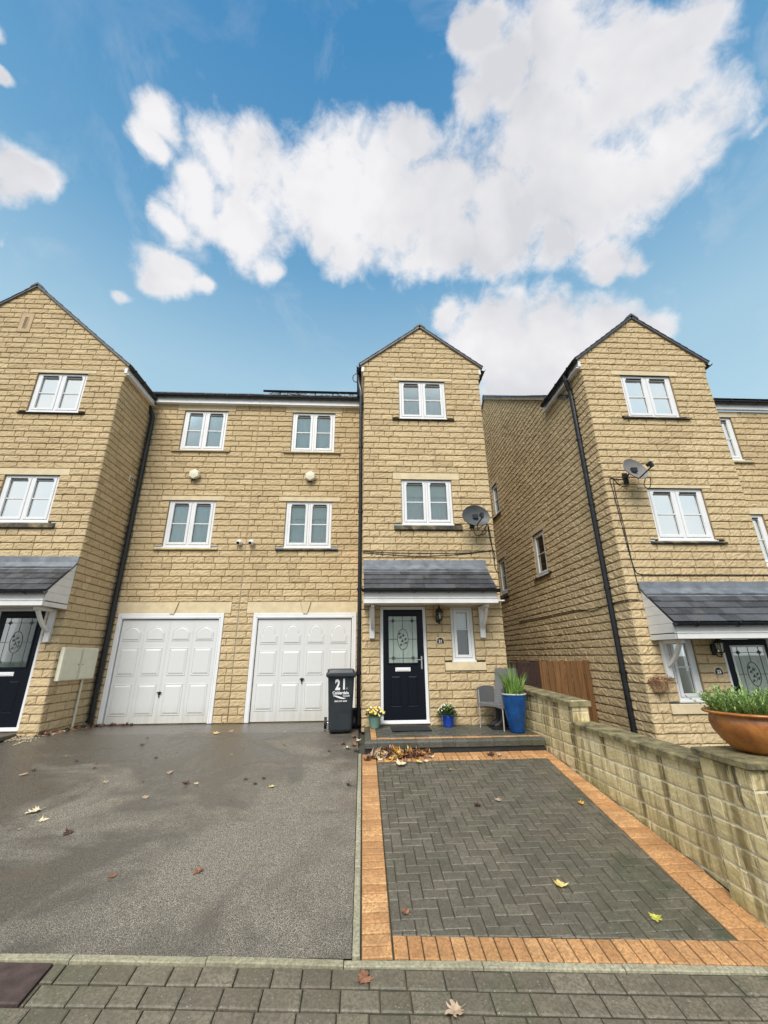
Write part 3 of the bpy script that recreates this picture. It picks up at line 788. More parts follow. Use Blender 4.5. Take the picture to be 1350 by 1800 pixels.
def plaque(parent, x, y, z, s):
    b = MB(); b.box(x-.08,x+.08,y-.012,y-.0,z-.062,z+.072,.003); o = b.build('number_plaque', M['ashlar'], parent)
    p = MB(); p.prism([(x-.066,z-.05),(x+.066,z-.05),(x+.066,z-.02)]+[(x+.062*math.cos(a),z-.005+.062*math.sin(a)) for a in [i*math.pi/10 for i in range(1,10)]]+[(x-.066,z-.02)], y-.012, y-.017)
    recalc(p.build('plaque_face', M['black'], o))
    text_mesh(s, .072, lambda a,b_,c: (x+a, y-.0175-c, z-.010+b_), 'number', M['letter'], o, bold=.003)
def dish(parent, cx, cy, cz, nrm, w, h, wallY, m, lname, seed=1):
    n = Vector(nrm).normalized(); up = Vector((0,0,1)); r = up.cross(n).normalized()*-1; u = n.cross(r)*-1
    if u.z < 0: u = -u
    c = Vector((cx,cy,cz)); b = MB(); L = []; N = 36
    for t in (0.02,.2,.4,.6,.8,.93,1.0):
        L.append([c+r*(w/2*t*math.cos(a)*(1+.10*math.sin(a)*-1))+u*(h/2*t*math.sin(a))+n*(.075*(t*t-1)) for a in [2*math.pi*i/N for i in range(N)]])
    L.append([p - n*.014 + (p-c).normalized()*.004 for p in L[-1]]); 
    L += [[p-n*.012 for p in l] for l in L[:-2][::-1]]
    b.loops(L); o = b.build('satellite_dish', m, parent, smooth=False, label=lname)
    recalc(o)
    f = MB(); low = c-u*(h/2*.92); tip = c+n*.29-u*(h*.40)
    f.tube([low-n*.05, low+n*.04, tip], .013, 6)
    f.bar(tip-u*.005, tip+u*.10+n*.0, .05, .06, n); f.tube([tip+u*.06+n*.02, tip+u*.08-n*.07], .034, 10)
    f.tube([c-n*.09, c-n*.16, Vector((cx-.02,wallY-.03,cz-.08))], .017, 8); f.box(cx-.07,cx+.03,wallY-.035,wallY-.0,cz-.18,cz+.04,.004)
    f.box(cx-.06+.0,cx+.05,cy+.02,cy+.06,cz-.06,cz+.03)
    f.build('dish_arm', M['dishback'], o)
    return o, tip
def cable(parent, paths, r=.0085, name='cable'):
    m = MB()
    for p in paths:
        q = [Vector(a) for a in p]; out = []
        for i in range(len(q)-1):
            p0 = q[max(i-1,0)]; p1 = q[i]; p2 = q[i+1]; p3 = q[min(i+2,len(q)-1)]
            for k in range(4):
                t = k/4; out.append(.5*((2*p1)+(p2-p0)*t+(2*p0-5*p1+4*p2-p3)*t*t+(3*p1-p0-3*p2+p3)*t**3))
        out.append(q[-1]); m.tube(out, r, 5)
    return m.build(name, M['black'], parent)
def main_roof(parent, x0, x1, Ye, ze, k, Yr, name='main_roof', verge_l=False, verge_r=False, seed=2):
    zr = ze+k*(Yr-Ye); s = MB()
    slab(s, [(x0,Ye,ze),(x1,Ye,ze),(x1,Yr,zr),(x0,Yr,zr)], .05); slab(s, [(x0,2*Yr-Ye,ze),(x1,2*Yr-Ye,ze),(x1,Yr,zr),(x0,Yr,zr)], .05)
    slates(s, (x0,Ye-.03,ze+.0),(x1,Ye-.03,ze+.0),(x0,Yr,zr+.005),(x1,Yr,zr+.005), 26, .6, .014, seed)
    o = s.build(name, M['slate'], parent)
    r = MB(); x = x0
    while x < x1:
        e = min(x1, x+.445)
        r.loops([[(xx,Yr-.15,zr-.08),(xx,Yr-.14,zr-.02),(xx,Yr-.02,zr+.09),(xx,Yr+.02,zr+.09),(xx,Yr+.14,zr-.02),(xx,Yr+.15,zr-.08)] for xx in (x,e-.004)]); x += .45
    recalc(r.build('ridge_tile', M['slate'], o)); return o
def key_lintel(parent, tf, u0, u1, z0, z1, uc):
    l = MB(tf); a, b = .125, .052
    l.prism([(u0,z0),(uc-b,z0),(uc-a*.98,z1),(u0,z1)], -.1, .004); l.prism([(uc+b,z0),(u1,z0),(u1,z1),(uc+a*.98,z1)], -.1, .004)
    o = recalc(l.build('lintel', M['ashlar'], parent))
    k = MB(tf); k.prism([(uc-b+.010,z0-.015),(uc+b-.010,z0-.015),(uc+a-.014,z1),(uc-a+.014,z1)], -.1, .03); recalc(k.build('keystone', M['ashlar'], o)); return o
def flue(parent, x, y, z):
    m = MB(); m.tube([(x,y+.02,z),(x,y-.05,z)], .055, 16); 
    L = []
    for (r_, yy) in ((.10,-.055),(.145,-.06),(.150,-.085),(.122,-.13),(.03,-.14)):
        L.append([(x+r_*math.cos(a),y+yy,z+r_*math.sin(a)) for a in [2*math.pi*(i+.5)/6 for i in range(6)]])
    m.loops(L); o = recalc(m.build('boiler_flue', M['cream'], parent))
    d = MB(); d.box(x-.05,x+.05,y-.10,y-.05,z-.155,z-.12,.01); d.build('drip_nozzle', M['rubber'], o)
def cctv(parent, x, y, z):
    m = MB(); m.tube([(x,y+.01,z),(x,y-.03,z)], .062, 14)
    L = []; n = 14
    for i in range(1,8):
        a = math.pi*i/8; L.append([(x+.066*math.sin(a)*math.cos(t), y-.065-.066*math.cos(a), z+.066*math.sin(a)*math.sin(t)) for t in [2*math.pi*j/n for j in range(n)]])
    m.loops(L); o = recalc(m.build('security_camera', M['white'], parent, smooth=False))
    d = MB(); d.tube([(x-.012,y-.105,z-.022),(x-.018,y-.134,z-.03)], .034, 12); d.build('camera_lens', M['lens'], o)

G = 9.80; K_ = 9.80/9.117; T = 8.37; LL = 8.39; RR = 7.161; XM = -2.632
F_G = lambda u, n, z: (u*K_, G-n, z*K_)
# ---------------- house 19 (left)
h19 = thing('terraced_house', 'stone house at left edge with wide gable, vent slit and garage with cathedral arch panels', 'house', (-5.68,8.39,-1.25))
FL = front(LL); SL = sideR(-5.682)
opL = []; revL = []
for args, kw in (((-7.622,-6.50,5.297,6.340),{}), ((-7.622,-6.50,2.677,3.727),{})):
    o, r = window(h19, FL, *args, **kw); opL += o; revL.append(r)
dr = front_door(h19, FL, -6.97, -6.03, -1.165, .938, 'r', dark=True); opL.append(dr); revL.append(dr)
opL.append((-8.44,-8.14,7.50,8.08))
vt = MB(FL); vt.box(-8.436,-8.144,-.1,.008,7.504,8.076,.004); vo = vt.build('vent_stone', M['sandstonevent'], h19)
v2 = MB(FL)
for (a,b,c,d) in ((-8.34,-8.325,7.62,7.96),(-8.255,-8.24,7.62,7.96),(-8.325,-8.255,7.62,7.635),(-8.325,-8.255,7.945,7.96)): v2.box(a,b,.0085,.018,c,d)
v2.build('vent_rim', M['sandstonevent'], vo)
v3 = MB(FL); v3.box(-8.324,-8.256,.0085,.011,7.636,7.944); v3.build('vent_slot', mat('shaded stone slot', (.2,.15,.09), .9), vo)
gl = gable_lims(-10.9,-5.682,8.915,.876,6.05,.10)
gs = (-5.109,-2.929,-1.22,.893); kl = (-5.248,-2.80,.893,1.13)
opG = [gs, kl]; revG = [gs]; CHS[0] = .145
for args, kw in (((-4.472,-3.418,4.760,5.866),dict(style='grey',sillclean=True)), ((-4.472,-3.418,2.341,3.453),dict(style='grey',sillclean=True))):
    o, r = window(h19, F_G, *args, **kw); opG += o; revG.append(r)
CHS[0] = .15
wall_part('stone_wall', h19, [
    dict(tf=FL, u0=-10.9, u1=-5.682, z0=-1.42, z1=8.91, opens=opL, lims=gl, seed=11, rev=revL),
    dict(tf=SL, u0=LL-.0, u1=G+.03, z0=-1.42, z1=6.50, opens=(), seed=12, rev=[]),
    dict(tf=F_G, u0=-5.70/K_, u1=XM-.002, z0=-1.30, z1=6.03, ch=.145, opens=opG, seed=13, rev=revG)])
jt = MB(F_G); jt.box(XM-.005,XM+.005,-.03,-.001,1.5,6.0); jt.build('movement_joint', M['sandstonevent'], h19)
garage(h19, F_G, -5.109, -2.929, .893, -1.215, 'arch', -4.03, -.66, 'white garage door with three rows of panels topped by cathedral arches')
key_lintel(h19, F_G, -5.248, -2.80, .893, 1.126, -4.015)
verge(h19, -10.9, -8.291, -5.682, LL, 13.0, 6.637, 8.922, .12, 5)
sf = MB(); sf.box(-5.668,-5.60,8.36,9.70,6.36,6.50,.004); sf.box(-5.66,-5.56,8.38,9.68,6.335,6.355); sf.build('side_fascia', M['white'], h19)
gutter(h19, (-5.555,8.33,6.555), (-5.555,9.60,6.555))
canopy(h19, -9.0, -5.69, LL, 7.70, 1.80, 1.17, .905, (-5.90,), cheekr=True, seed=4)
pipe(h19, [(x*K_,y*K_,z*K_) for x,y,z in ((-5.24,8.97,6.20),(-5.25,8.99,6.10),(-5.31,9.005,6.03),(-5.325,9.01,5.95),(-5.28,9.02,5.80),(-5.215,9.04,5.68),(-5.195,9.05,5.58),(-5.195,9.05,3.0),(-5.205,9.05,-1.215))], .052, [(x*K_,y*K_,z*K_) for x,y,z in ((-5.195,9.05,4.2),(-5.2,9.05,2.6),(-5.2,9.05,1.0),(-5.203,9.05,-.4))])
for (a,b,zt) in ((8.615,9.075,.222),):
    pass
mb = MB(SL); mb.box(8.47,8.995,.0,.085,-.385,.215,.008); mo = mb.build('meter_box', M['meter'], h19)
md = MB(SL); md.box(8.49,8.975,.086,.094,-.37,.20,.004); md.build('meter_door', M['meter'], mo)
ml = MB(SL); ml.tube([(8.94,.094,-.10),(8.94,.10,-.10)], .012, 10); ml.build('lock', M['rubber'], mo)
mb = MB(SL); mb.box(9.01,9.53,.0,.085,-.385,.215,.008); mo = mb.build('meter_box', M['meter'], h19)
md = MB(SL); md.box(9.03,9.51,.086,.094,-.37,.20,.004); md.build('meter_door', M['meter'], mo)
ml = MB(SL); ml.tube([(9.07,.094,-.10),(9.07,.10,-.10)], .009, 10); ml.build('lock', M['rubber'], mo)
cd = MB(SL); cd.tube([(9.27,.03,-.385),(9.27,.03,-1.32)], .021, 8); cd.build('meter_conduit', M['cream'], h19)
av = MB(SL); av.box(9.42,9.56,.0,.03,4.04,4.20,.004); ao = av.build('air_vent', M['cream'], h19)
as_ = MB(SL); as_.box(9.445,9.475,.03,.034,4.06,4.18); as_.box(9.505,9.535,.03,.034,4.06,4.18); as_.build('vent_slot', M['lens'], ao)
th = MB(); th.box(-7.1,-6.0,7.98,8.36,-1.285,-1.215,.01); th.build('door_step', M['step'], h19)
KM = .695
XK = XM*K_
main_roof(h19, -16, XK-.004, 9.637, 6.70, KM, 15.3, seed=21)
mf = MB(); mf.box(-5.56,XK-.003,9.707,9.782,6.487,6.665,.004); mf.box(-5.56,XK-.003,9.675,9.797,6.466,6.482); mf.build('main_fascia', M['white'], h19)
gutter(h19, (-5.66,9.648,6.68), (XK-.003,9.648,6.68), .06)
# ---------------- house 21 (middle)
h21 = thing('terraced_house', 'middle stone house with black door 21, narrow gabled tower and round arch garage panels', 'house', (0,8.37,-1.25))
FT = front(T)
opT = []; revT = []
for args in ((.838,1.958,5.300,6.346),(.838,1.958,2.670,3.719)):
    o, r = window(h21, FT, *args, style='blind'); opT += o; revT.append(r)
o, r = window(h21, FT, 1.759, 2.209, -.100, .928, nsash=1, style='smallblind', bar=.60, vent=False, sill=False, lintel=False); opT += o; revT.append(r)
sl = MB(FT); sl.box(1.60,2.395,-.1,.028,-.272,-.124,.006); sl.build('sill', M['ashlar'], h21); opT.append((1.60,2.395,-.275,-.098))
lt = MB(FT); lt.box(1.62,2.35,-.1,.004,.928,1.025); lt.build('lintel', M['ashlar'], h21); opT.append((1.62,2.35,.928,1.03))
dr = front_door(h21, FT, .348, 1.262, -1.155, .938, 'l'); opT.append(dr); revT.append(dr)
op2 = []; rev2 = []
gs2 = (-2.315,-.132,-1.22,.893); op2 += [gs2, (-2.465,-.06,.893,1.13)]; rev2.append(gs2); CHS[0] = .145
for args, kw in (((-1.797,-.737,4.760,5.866),dict(style='grey',sillclean=True)), ((-1.797,-.737,2.341,3.453),dict(style='blind'))):
    o, r = window(h21, F_G, *args, **kw); op2 += o; rev2.append(r)
CHS[0] = .15
tg = gable_lims(0, 2.814, 7.955, .807, 6.35, .10)
wall_part('stone_wall', h21, [
    dict(tf=FT, u0=0, u1=2.814, z0=-1.30, z1=7.94, opens=opT, lims=tg, seed=31, rev=revT),
    dict(tf=sideL(0.0), u0=T, u1=G+.9, z0=-1.30, z1=6.80, seed=32),
    dict(tf=F_G, u0=XM+.002, u1=.02, z0=-1.30, z1=6.03, ch=.145, opens=op2, seed=33, rev=rev2),
    dict(tf=sideR(2.814), u0=T, u1=20.8, z0=-1.30, z1=10.4, lims=lambda z: (T, 20.8) if z < 6.3 else ((T, 20.2) if z < 6.8 else (15.3-(10.5-z)/KM, 15.3+(10.5-z)/KM)), seed=34, du=.09)])
garage(h21, F_G, -2.315, -.132, .893, -1.215, 'round', -1.226, -.44, 'white garage door with three rows of panels topped by round keyhole arches')
key_lintel(h21, F_G, -2.465, -.06, .893, 1.126, -1.225)
verge(h21, 0, 1.407, 2.814, T, 12.3, 6.83, 7.965, .13, 6)
sf = MB(); sf.box(-.075,-.012,8.36,9.66,6.58,6.72,.004); sf.build('side_fascia', M['white'], h21)
sf = MB(); sf.box(2.826,2.889,8.36,13.6,6.58,6.72,.004); sf.build('side_fascia', M['white'], h21)
gutter(h21, (-.135,8.33,6.735), (-.135,9.60,6.735), .06)
gutter(h21, (2.95,8.33,6.715), (2.95,13.6,6.715), .06)
pipe(h21, [(-.135,8.62,6.68),(-.135,8.62,6.50),(-.12,8.60,6.35),(-.085,8.56,6.15),(-.075,8.54,6.0),(-.062,8.52,3.0),(-.060,8.50,-1.20)], .042, [(-.07,8.53,4.6),(-.063,8.52,3.0),(-.062,8.51,1.3),(-.060,8.50,-.3)])
cable(h21, [[(-.20,8.60,6.70),(-.27,8.60,6.64),(-.285,8.60,6.55),(-.25,8.60,6.46),(-.17,8.60,6.44)]], .012, 'cable_loop')
canopy(h21, .02, 2.555, T, 7.70, 1.735, 1.185, .925, (.19,2.375), seed=7)
sb = MB(); sb.box(2.555,2.80,8.10,8.36,1.005,1.03,.003); sb.build('soffit_board', M['white'], h21)
wall_lamp(h21, 1.515, T, .73)
plaque(h21, 1.528, T, .275, '21')
flue(h21, -1.27*K_, G, 4.067*K_); flue(h19, -3.977*K_, G, 4.077*K_)
cctv(h21, -2.50*K_, G, 2.435*K_); cctv(h19, -2.765*K_, G, 2.435*K_)
dish(h21, 2.36, 8.03, 2.77, (.10,-.98,.10), .60, .46, T, M['dishgrey'], 'dark grey oval dish')
Yc = T-.012
cable(h21, [[(.0,Yc,2.062),(.35,Yc,2.05),(.75,Yc,2.035),(1.5,Yc,2.032),(2.243,Yc,2.045),(2.55,Yc,2.075),(2.72,Yc,2.10)],
            [(.0,Yc,2.035),(.5,Yc,2.0),(1.1,Yc,1.965),(1.7,Yc,1.985),(2.3,Yc,2.035),(2.7,Yc,2.085)],
            [(2.70,Yc,2.66),(2.72,Yc,2.5),(2.735,Yc,2.3),(2.74,Yc,2.1),(2.755,Yc,1.85),(2.77,Yc,1.68),(2.84,Yc,1.61)],
            [(2.69,Yc,2.64),(2.715,Yc,2.3),(2.76,Yc,2.09),(2.78,Yc,1.98),(2.75,Yc,1.85)],
            [(2.70,Yc,2.67),(2.62,Yc-.03,2.66),(2.5,Yc-.1,2.58),(2.42,Yc-.14,2.50),(2.43,Yc-.16,2.62),(2.46,Yc-.2,2.68)],
            [(2.66,Yc-.02,2.66),(2.58,Yc-.06,2.52),(2.46,Yc-.08,2.40),(2.37,Yc-.1,2.42),(2.35,Yc-.1,2.56),(2.42,Yc-.14,2.68)],
            [(2.45,Yc-.05,2.41),(2.60,Yc-.05,2.45),(2.62,Yc-.05,2.53),(2.58,Yc-.04,2.57)]])
main_roof(h21, XK+.004, 2.83, 9.637, 6.70, KM, 15.3, seed=22)
mf = MB(); mf.box(XK+.003,-.08,9.707,9.782,6.487,6.665,.004); mf.box(XK+.003,-.02,9.675,9.797,6.466,6.482); mf.build('main_fascia', M['white'], h21)
gutter(h21, (XK+.003,9.648,6.68), (-.10,9.648,6.68), .06)
sp = MB()
yy0, yy1, zz0 = 10.0, 11.6, 7.155
for i, (a,b) in enumerate(((-2.86,-1.81),(-1.79,-.74),(-.72,-.10))):
    slab(sp, [(a,yy0,zz0),(b,yy0,zz0),(b,yy1,zz0+KM*(yy1-yy0)),(a,yy1,zz0+KM*(yy1-yy0))], .06)
spo = sp.build('solar_panel', M['solar'], h21)
for x in (-2.4,-1.9,-1.4,-.9,-.4):
    rl = MB(); rl.box(x-.02,x+.02,10.05,10.11,6.90,7.13); rl.build('panel_bracket', M['dishback'], spo)
nb = MB(); rg = random.Random(5)
for i in range(160):
    x = rg.uniform(-1.9,-.12) if i%3 else rg.uniform(-2.5,-1.5); p = Vector((x, 9.0+rg.uniform(-.03,.35), 6.28+rg.uniform(0,.06))); p.z = 6.27+(p.y-9.0)*KM*.9+rg.uniform(0,.09); p = p*K_
    nb.bar(p, p+Vector((rg.uniform(-.12,.12),rg.uniform(-.05,.05),rg.uniform(-.02,.06))), .007, .007)
tw = nb.build('twig_debris', M['leafdark']); norm_lab(tw, 'dark twigs and moss caught under the roof edge of the solar panels', 'debris', kind='stuff')
# ---------------- house 23 (right)
h23 = thing('terraced_house', 'right hand stone house with door numbered 23 and long bare side wall beyond the fence', 'house', (4.714,7.161,-1.9))
FR = front(RR); XR = 4.714; FM = front(7.97)
opR = []; revR = []
for args in ((5.535,6.655,4.671,5.717),(5.535,6.655,2.012,3.062)):
    o, r = window(h23, FR, *args, style='net'); opR += o; revR.append(r)
o, r = window(h23, FR, 5.245, 5.700, -.745, .275, nsash=1, style='dark', bar=.52, vent=False, sill=False, lintel=False); opR += o; revR.append(r)
sl = MB(FR); sl.box(5.05,5.88,-.1,.028,-.935,-.785,.006); sl.build('sill', M['ashlar'], h23); opR.append((5.05,5.88,-.94,-.755))
lt = MB(FR); lt.box(5.1,5.85,-.1,.004,.275,.37); lt.build('lintel', M['ashlar'], h23); opR.append((5.1,5.85,.275,.375))
dr = front_door(h23, FR, 6.20, 7.13, -1.81, .285, 'r', whiteglass=True); opR.append(dr); revR.append(dr)
rg_ = gable_lims(4.714, 7.501, 7.27, .807, 5.70, .10)
SX = sideL(XR); ops = []; revs = []
for args, kw in (((10.15,10.85,1.97,3.13),dict(style='dark')),((13.25,13.90,1.95,3.1),dict(style='blind')),((13.20,13.80,4.66,5.82),dict(style='bright'))):
    o, r = window(h23, SX, *args, nsash=1, vent=False, **kw); ops += o; revs.append(r)
ops.append((13.15,13.40,7.2,7.9)); vs = MB(SX); vs.box(13.154,13.396,-.05,.01,7.204,7.896,.004); vo = vs.build('vent_stone', M['sandstonevent'], h23)
v2 = MB(SX); v2.box(13.24,13.31,.0105,.014,7.32,7.78); v2.build('vent_slot', M['mortar'], vo)
def slims(z):
    ve = 5.66
    if z < 6.05: return (RR, 19.3)
    return (7.97+(z-ve-.0)/KM if z > 6.10 else RR, 13.55+(9.54-z)/KM)
opm = []; revm = []
for args in ((7.56,8.62,4.13,5.236),(7.56,8.62,1.71,2.822)):
    o, r = window(h23, FM, *args, style='net', sillclean=True); opm += o; revm.append(r)
wall_part('stone_wall', h23, [
    dict(tf=FR, u0=XR, u1=7.501, z0=-2.02, z1=7.26, opens=opR, lims=rg_, seed=51, rev=revR),
    dict(tf=SX, u0=RR, u1=19.3, z0=-2.02, z1=9.54, opens=ops, lims=slims, seed=52, rev=revs),
    dict(tf=FM, u0=7.49, u1=13, z0=-2.02, z1=5.40, opens=opm, seed=53, rev=revm),
    dict(tf=sideR(7.501), u0=RR, u1=8.0, z0=-2.02, z1=6.1, seed=54)])
verge(h23, XR, 6.107, 7.501, RR, 10.5, 6.145, 7.276, .13, 8, cutl=8.86)
sf = MB(); sf.box(XR-.075,XR-.012,7.15,8.95,5.90,6.04,.004); sf.box(XR-.12,XR-.0135,7.17,8.9,5.875,5.893); sf.build('side_fascia', M['white'], h23)
gutter(h23, (XR-.135,7.12,6.055), (XR-.135,8.86,6.055), .06)
gutter(h23, (7.635,7.12,6.055), (7.635,8.6,6.055), .06)
pipe(h23, [(4.58,7.62,6.02),(4.58,7.62,5.88),(4.60,7.64,5.78),(4.655,7.66,5.62),(4.662,7.66,5.5),(4.662,7.66,3.0),(4.662,7.66,-1.6)], .050, [(4.662,7.66,4.4),(4.662,7.66,2.9),(4.662,7.66,1.2),(4.662,7.66,-.3)])
canopy(h23, 4.955, 9.0, RR, 6.47, 1.08, .465, .215, (5.13,), cheekl=True, seed=9)
wall_lamp(h23, 6.045, RR, .08)
plaque(h23, 6.02, RR, -.29, '23')
dish(h23, 5.15, 6.83, 3.32, (.24,-.93,.24), .56, .46, RR, M['dishpale'], 'weathered pale grey oval dish')
Yc = RR-.012; Xs = XR-.014
cable(h23, [[(5.15,Yc,3.23),(4.95,Yc,3.235),(4.82,Yc,3.24),(4.83,Yc,3.0),(4.86,Yc,2.4),(4.89,Yc,1.8),(4.93,Yc,1.45),(4.99,Yc,1.37),(5.2,Yc,1.35),(6.2,Yc,1.35),(7.5,Yc,1.35)],
            [(4.88,Yc,3.235),(4.87,Yc,2.9),(4.90,Yc,2.2),(4.91,Yc,1.6),(4.93,Yc,1.05)],
            [(5.15,Yc-.02,3.08),(5.0,Yc,3.1),(4.92,Yc,3.2),(4.88,Yc,3.24)],
            [(5.35,Yc-.25,3.15),(5.33,Yc-.2,3.02),(5.40,Yc-.2,2.96),(5.47,Yc-.2,3.05),(5.45,Yc-.25,3.18)],
            [(4.90,Yc,.90),(4.80,Yc,.905),(Xs,7.155,.905),(Xs,7.7,.90),(Xs,8.4,.84),(Xs,8.9,.91),(Xs,9.6,.93),(Xs,10.9,.93),(Xs,12.5,.95)]])
main_roof(h23, XR-.05, 13, 7.82, 5.615, KM, 13.55, seed=23)
vb = MB(); 
for (ya,za,yb,zb) in ((8.9,6.28,13.55,9.51),(13.55,9.51,19.0,5.72)): vb.bar((XR-.03,ya,za),(XR-.03,yb,zb), .05, .05)
vb.build('verge_pointing', M['mortar'], h23)
mf = MB(); mf.box(7.52,13,7.885,7.955,5.40,5.56,.004); mf.build('main_fascia', M['white'], h23)
gutter(h23, (7.55,7.83,5.575), (13,7.83,5.575))
# ================================================================== GROUND
def hz(y):
    """height of drive and paving at depth y"""
    p = -1.42-.137*(7.2-y)
    return min(p, -1.262-.037*max(0,y-8.35)) if y > -.5 else -1.42-.137*7.7
def xrow(x): return 3.594-.072*(x-.015)          # outer edge of drive at pavement edging
def clip(poly, pl):
    """Sutherland-Hodgman against half planes (a,b,c): a*x+b*y<=c"""
    for a,b,c in pl:
        out = []
        for i in range(len(poly)):
            p = poly[i]; q = poly[(i+1)%len(poly)]; dp = a*p[0]+b*p[1]-c; dq = a*q[0]+b*q[1]-c
            if dp <= 0: out.append(p)
            if (dp < 0 < dq) or (dq < 0 < dp):
                t = dp/(dp-dq); out.append((p[0]+(q[0]-p[0])*t, p[1]+(q[1]-p[1])*t))
        poly = out
        if len(poly) < 3: return []
    return poly
def area(p): return abs(sum(p[i][0]*p[(i+1)%len(p)][1]-p[(i+1)%len(p)][0]*p[i][1] for i in range(len(p))))/2
def block(m, poly, zf, rg, gap=.0025, ch=.006, top=.0, dep=.02):
    if len(poly) < 3 or area(poly) < .0012: return
    gap = gap*1.05+.0003; a = inset(poly, gap); b = inset(poly, gap+ch); j = rg.uniform(-.0025,.0025); tx = rg.uniform(-.012,.012); ty = rg.uniform(-.012,.012)
    cx = sum(p[0] for p in poly)/len(poly); cy = sum(p[1] for p in poly)/len(poly)
    Z = lambda p, o: zf(p[0],p[1])+top+o+j+(p[0]-cx)*tx+(p[1]-cy)*ty
    m.loops([[(p[0],p[1],Z(p,-dep)) for p in a],[(p[0],p[1],Z(p,-.005)) for p in a],[(p[0],p[1],Z(p,0)) for p in b]], True, False, True)
def rect(x0,x1,y0,y1): return [(x0,y0),(x1,y0),(x1,y1),(x0,y1)]
zg_ = lambda x, y: hz(y)
def st(o): o['kind'] = 'structure'; return o
# base ground sheet to the horizon
gm = MB(); ys = [-400,-60,-12,-.5,2,4,6,7.5,8.0,8.6,9.5,14,30,120,400]; xs = [-400,-60,-20,-10,-6,3.1,3.4,6,10,20,60,400]
def gz(x,y):
    b = hz(y)-.06
    if x > 3.2 and y > 0: b = min(b, -1.98)
    return b
gm.add([(x,y,gz(x,y)) for y in ys for x in xs], [(j*len(xs)+i,j*len(xs)+i+1,(j+1)*len(xs)+i+1,(j+1)*len(xs)+i) for j in range(len(ys)-1) for i in range(len(xs)-1)])
st(gm.build('ground', M['earth']))
# asphalt drive
am = MB(); xs = [-12,-8,-6,-5,-4,-3,-2,-1,-.054]; ys = [3.3+.2*i for i in range(30)]
xs = [-12+.5*i for i in range(23)]+[-.75,-.4,-.054]
import mathutils
def az(x,y): return hz(y)+.004*mathutils.noise.noise(Vector((x*1.1,y*1.1,0)))
vs = []; 
for i,x in enumerate(xs):
    y0 = xrow(x)+.0; 
    for k in range(29): 
        y = y0+(9.83-y0)*k/28; vs.append((x,y,az(x,y) if y<8.9 else hz(y)))
am.add(vs, [(i*29+k,(i+1)*29+k,(i+1)*29+k+1,i*29+k+1) for i in range(len(xs)-1) for k in range(28)])
st(am.build('driveway', M['asphalt'], smooth=True))
# pale edging strips
rg = random.Random(3)
em = MB(); x = -12.0
while x < 7:
    L = .915; e = x+L
    block(em, [(x,xrow(x)-.058),(e,xrow(e)-.058),(e,xrow(e)-.003),(x,xrow(x)-.003)], zg_, rg, .002, .006, .006, .06); x = e
st(em.build('pavement_edging', M['kerbstone']))
em = MB(); y = xrow(-.03)+.002
while y < 7.2:
    e = min(7.2, y+.915); block(em, [(-.052+(.006*(y-3.6)/3.6),y),(.004,y),(.004,e),(-.052+(.006*(e-3.6)/3.6),e)], zg_, rg, .002, .008, .012, .06); y = e
y = 7.2
st(em.build('drive_edging', M['kerbstone']))
# paving: herringbone + border
xin0 = .232
def xin1(y): return 2.66+.035*(y-3.6)
def xout(y): return 2.925+(7.2-y)*.040 if y > 4.1 else 3.02
yb = lambda x: xrow(x)+.20
ytop0, ytop1 = 6.90, 7.205
jm = MB(); ysj = [3.1,3.6,4.5,5.5,6.5,7.22]
jm.add([(x,y,hz(y)-.012) for y in ysj for x in (.0,3.06)], [(2*i,2*i+1,2*i+3,2*i+2) for i in range(len(ysj)-1)])
st(jm.build('paving_bed', M['joint']))
hb = MB(); u = .1025; pl = [(-1,0,-xin0),(1,-.035,2.66-.035*3.6),(0,1,ytop0),(-.072,-1,-(3.594+.072*.015+.205))]
i0 = 0
for i in range(-44,80):
    for k in range(-44,80):
        bx = (i+k)*u*1.0; by = (k-i)*u
        # 90 degree herringbone: unit cell vectors
ux = Vector((1,0)); uy = Vector((0,1))
for m_ in range(-60,90):
    for n_ in range(-30,60):
        # horizontal block at (x,y) covers 2x1, vertical block covers 1x2
        x = (m_ + 2*0)*u; 
        r = (m_-n_)%4
        X = m_*u; Y = n_*u+3.2
        if X < -.3 or X > 3.3 or Y > 7.2 or Y < 2.9: continue
        if r == 0: q = rect(X,X+2*u,Y,Y+u)
        elif r == 2: q = rect(X,X+u,Y-u,Y+u)
        else: continue
        q = clip(q, pl)
        if q: block(hb, q, zg_, rg, .002, .005)
st(hb.build('herringbone_paving', M['pavegrey']))
ob = MB()
y = xrow(.1)+.002
while y < 7.19:
    block(ob, rect(.008,xin0-.003,y,min(7.2,y+.1025)), zg_, rg, .0068, .006, .003); y += .1025
x = xin0
while x < 2.95:
    q = [(x,xrow(x)+.002),(x+.1025,xrow(x+.1025)+.002),(x+.1025,yb(x+.1025)),(x,yb(x))]
    q = clip(q, [(1,.0,2.99)]); block(ob, q, zg_, rg, .0035, .006, .003); x += .1025
x = xin0
while x < 2.78:
    block(ob, rect(x,min(x+.1025,2.79),ytop0+.003,ytop0+.13), zg_, rg, .0035, .006, .003); x += .1025
x = xin0
while x < 2.88:
    block(ob, rect(x,min(x+.205,2.9),ytop0+.132,7.2), zg_, rg, .0035, .006, .003); x += .205
y = 3.5
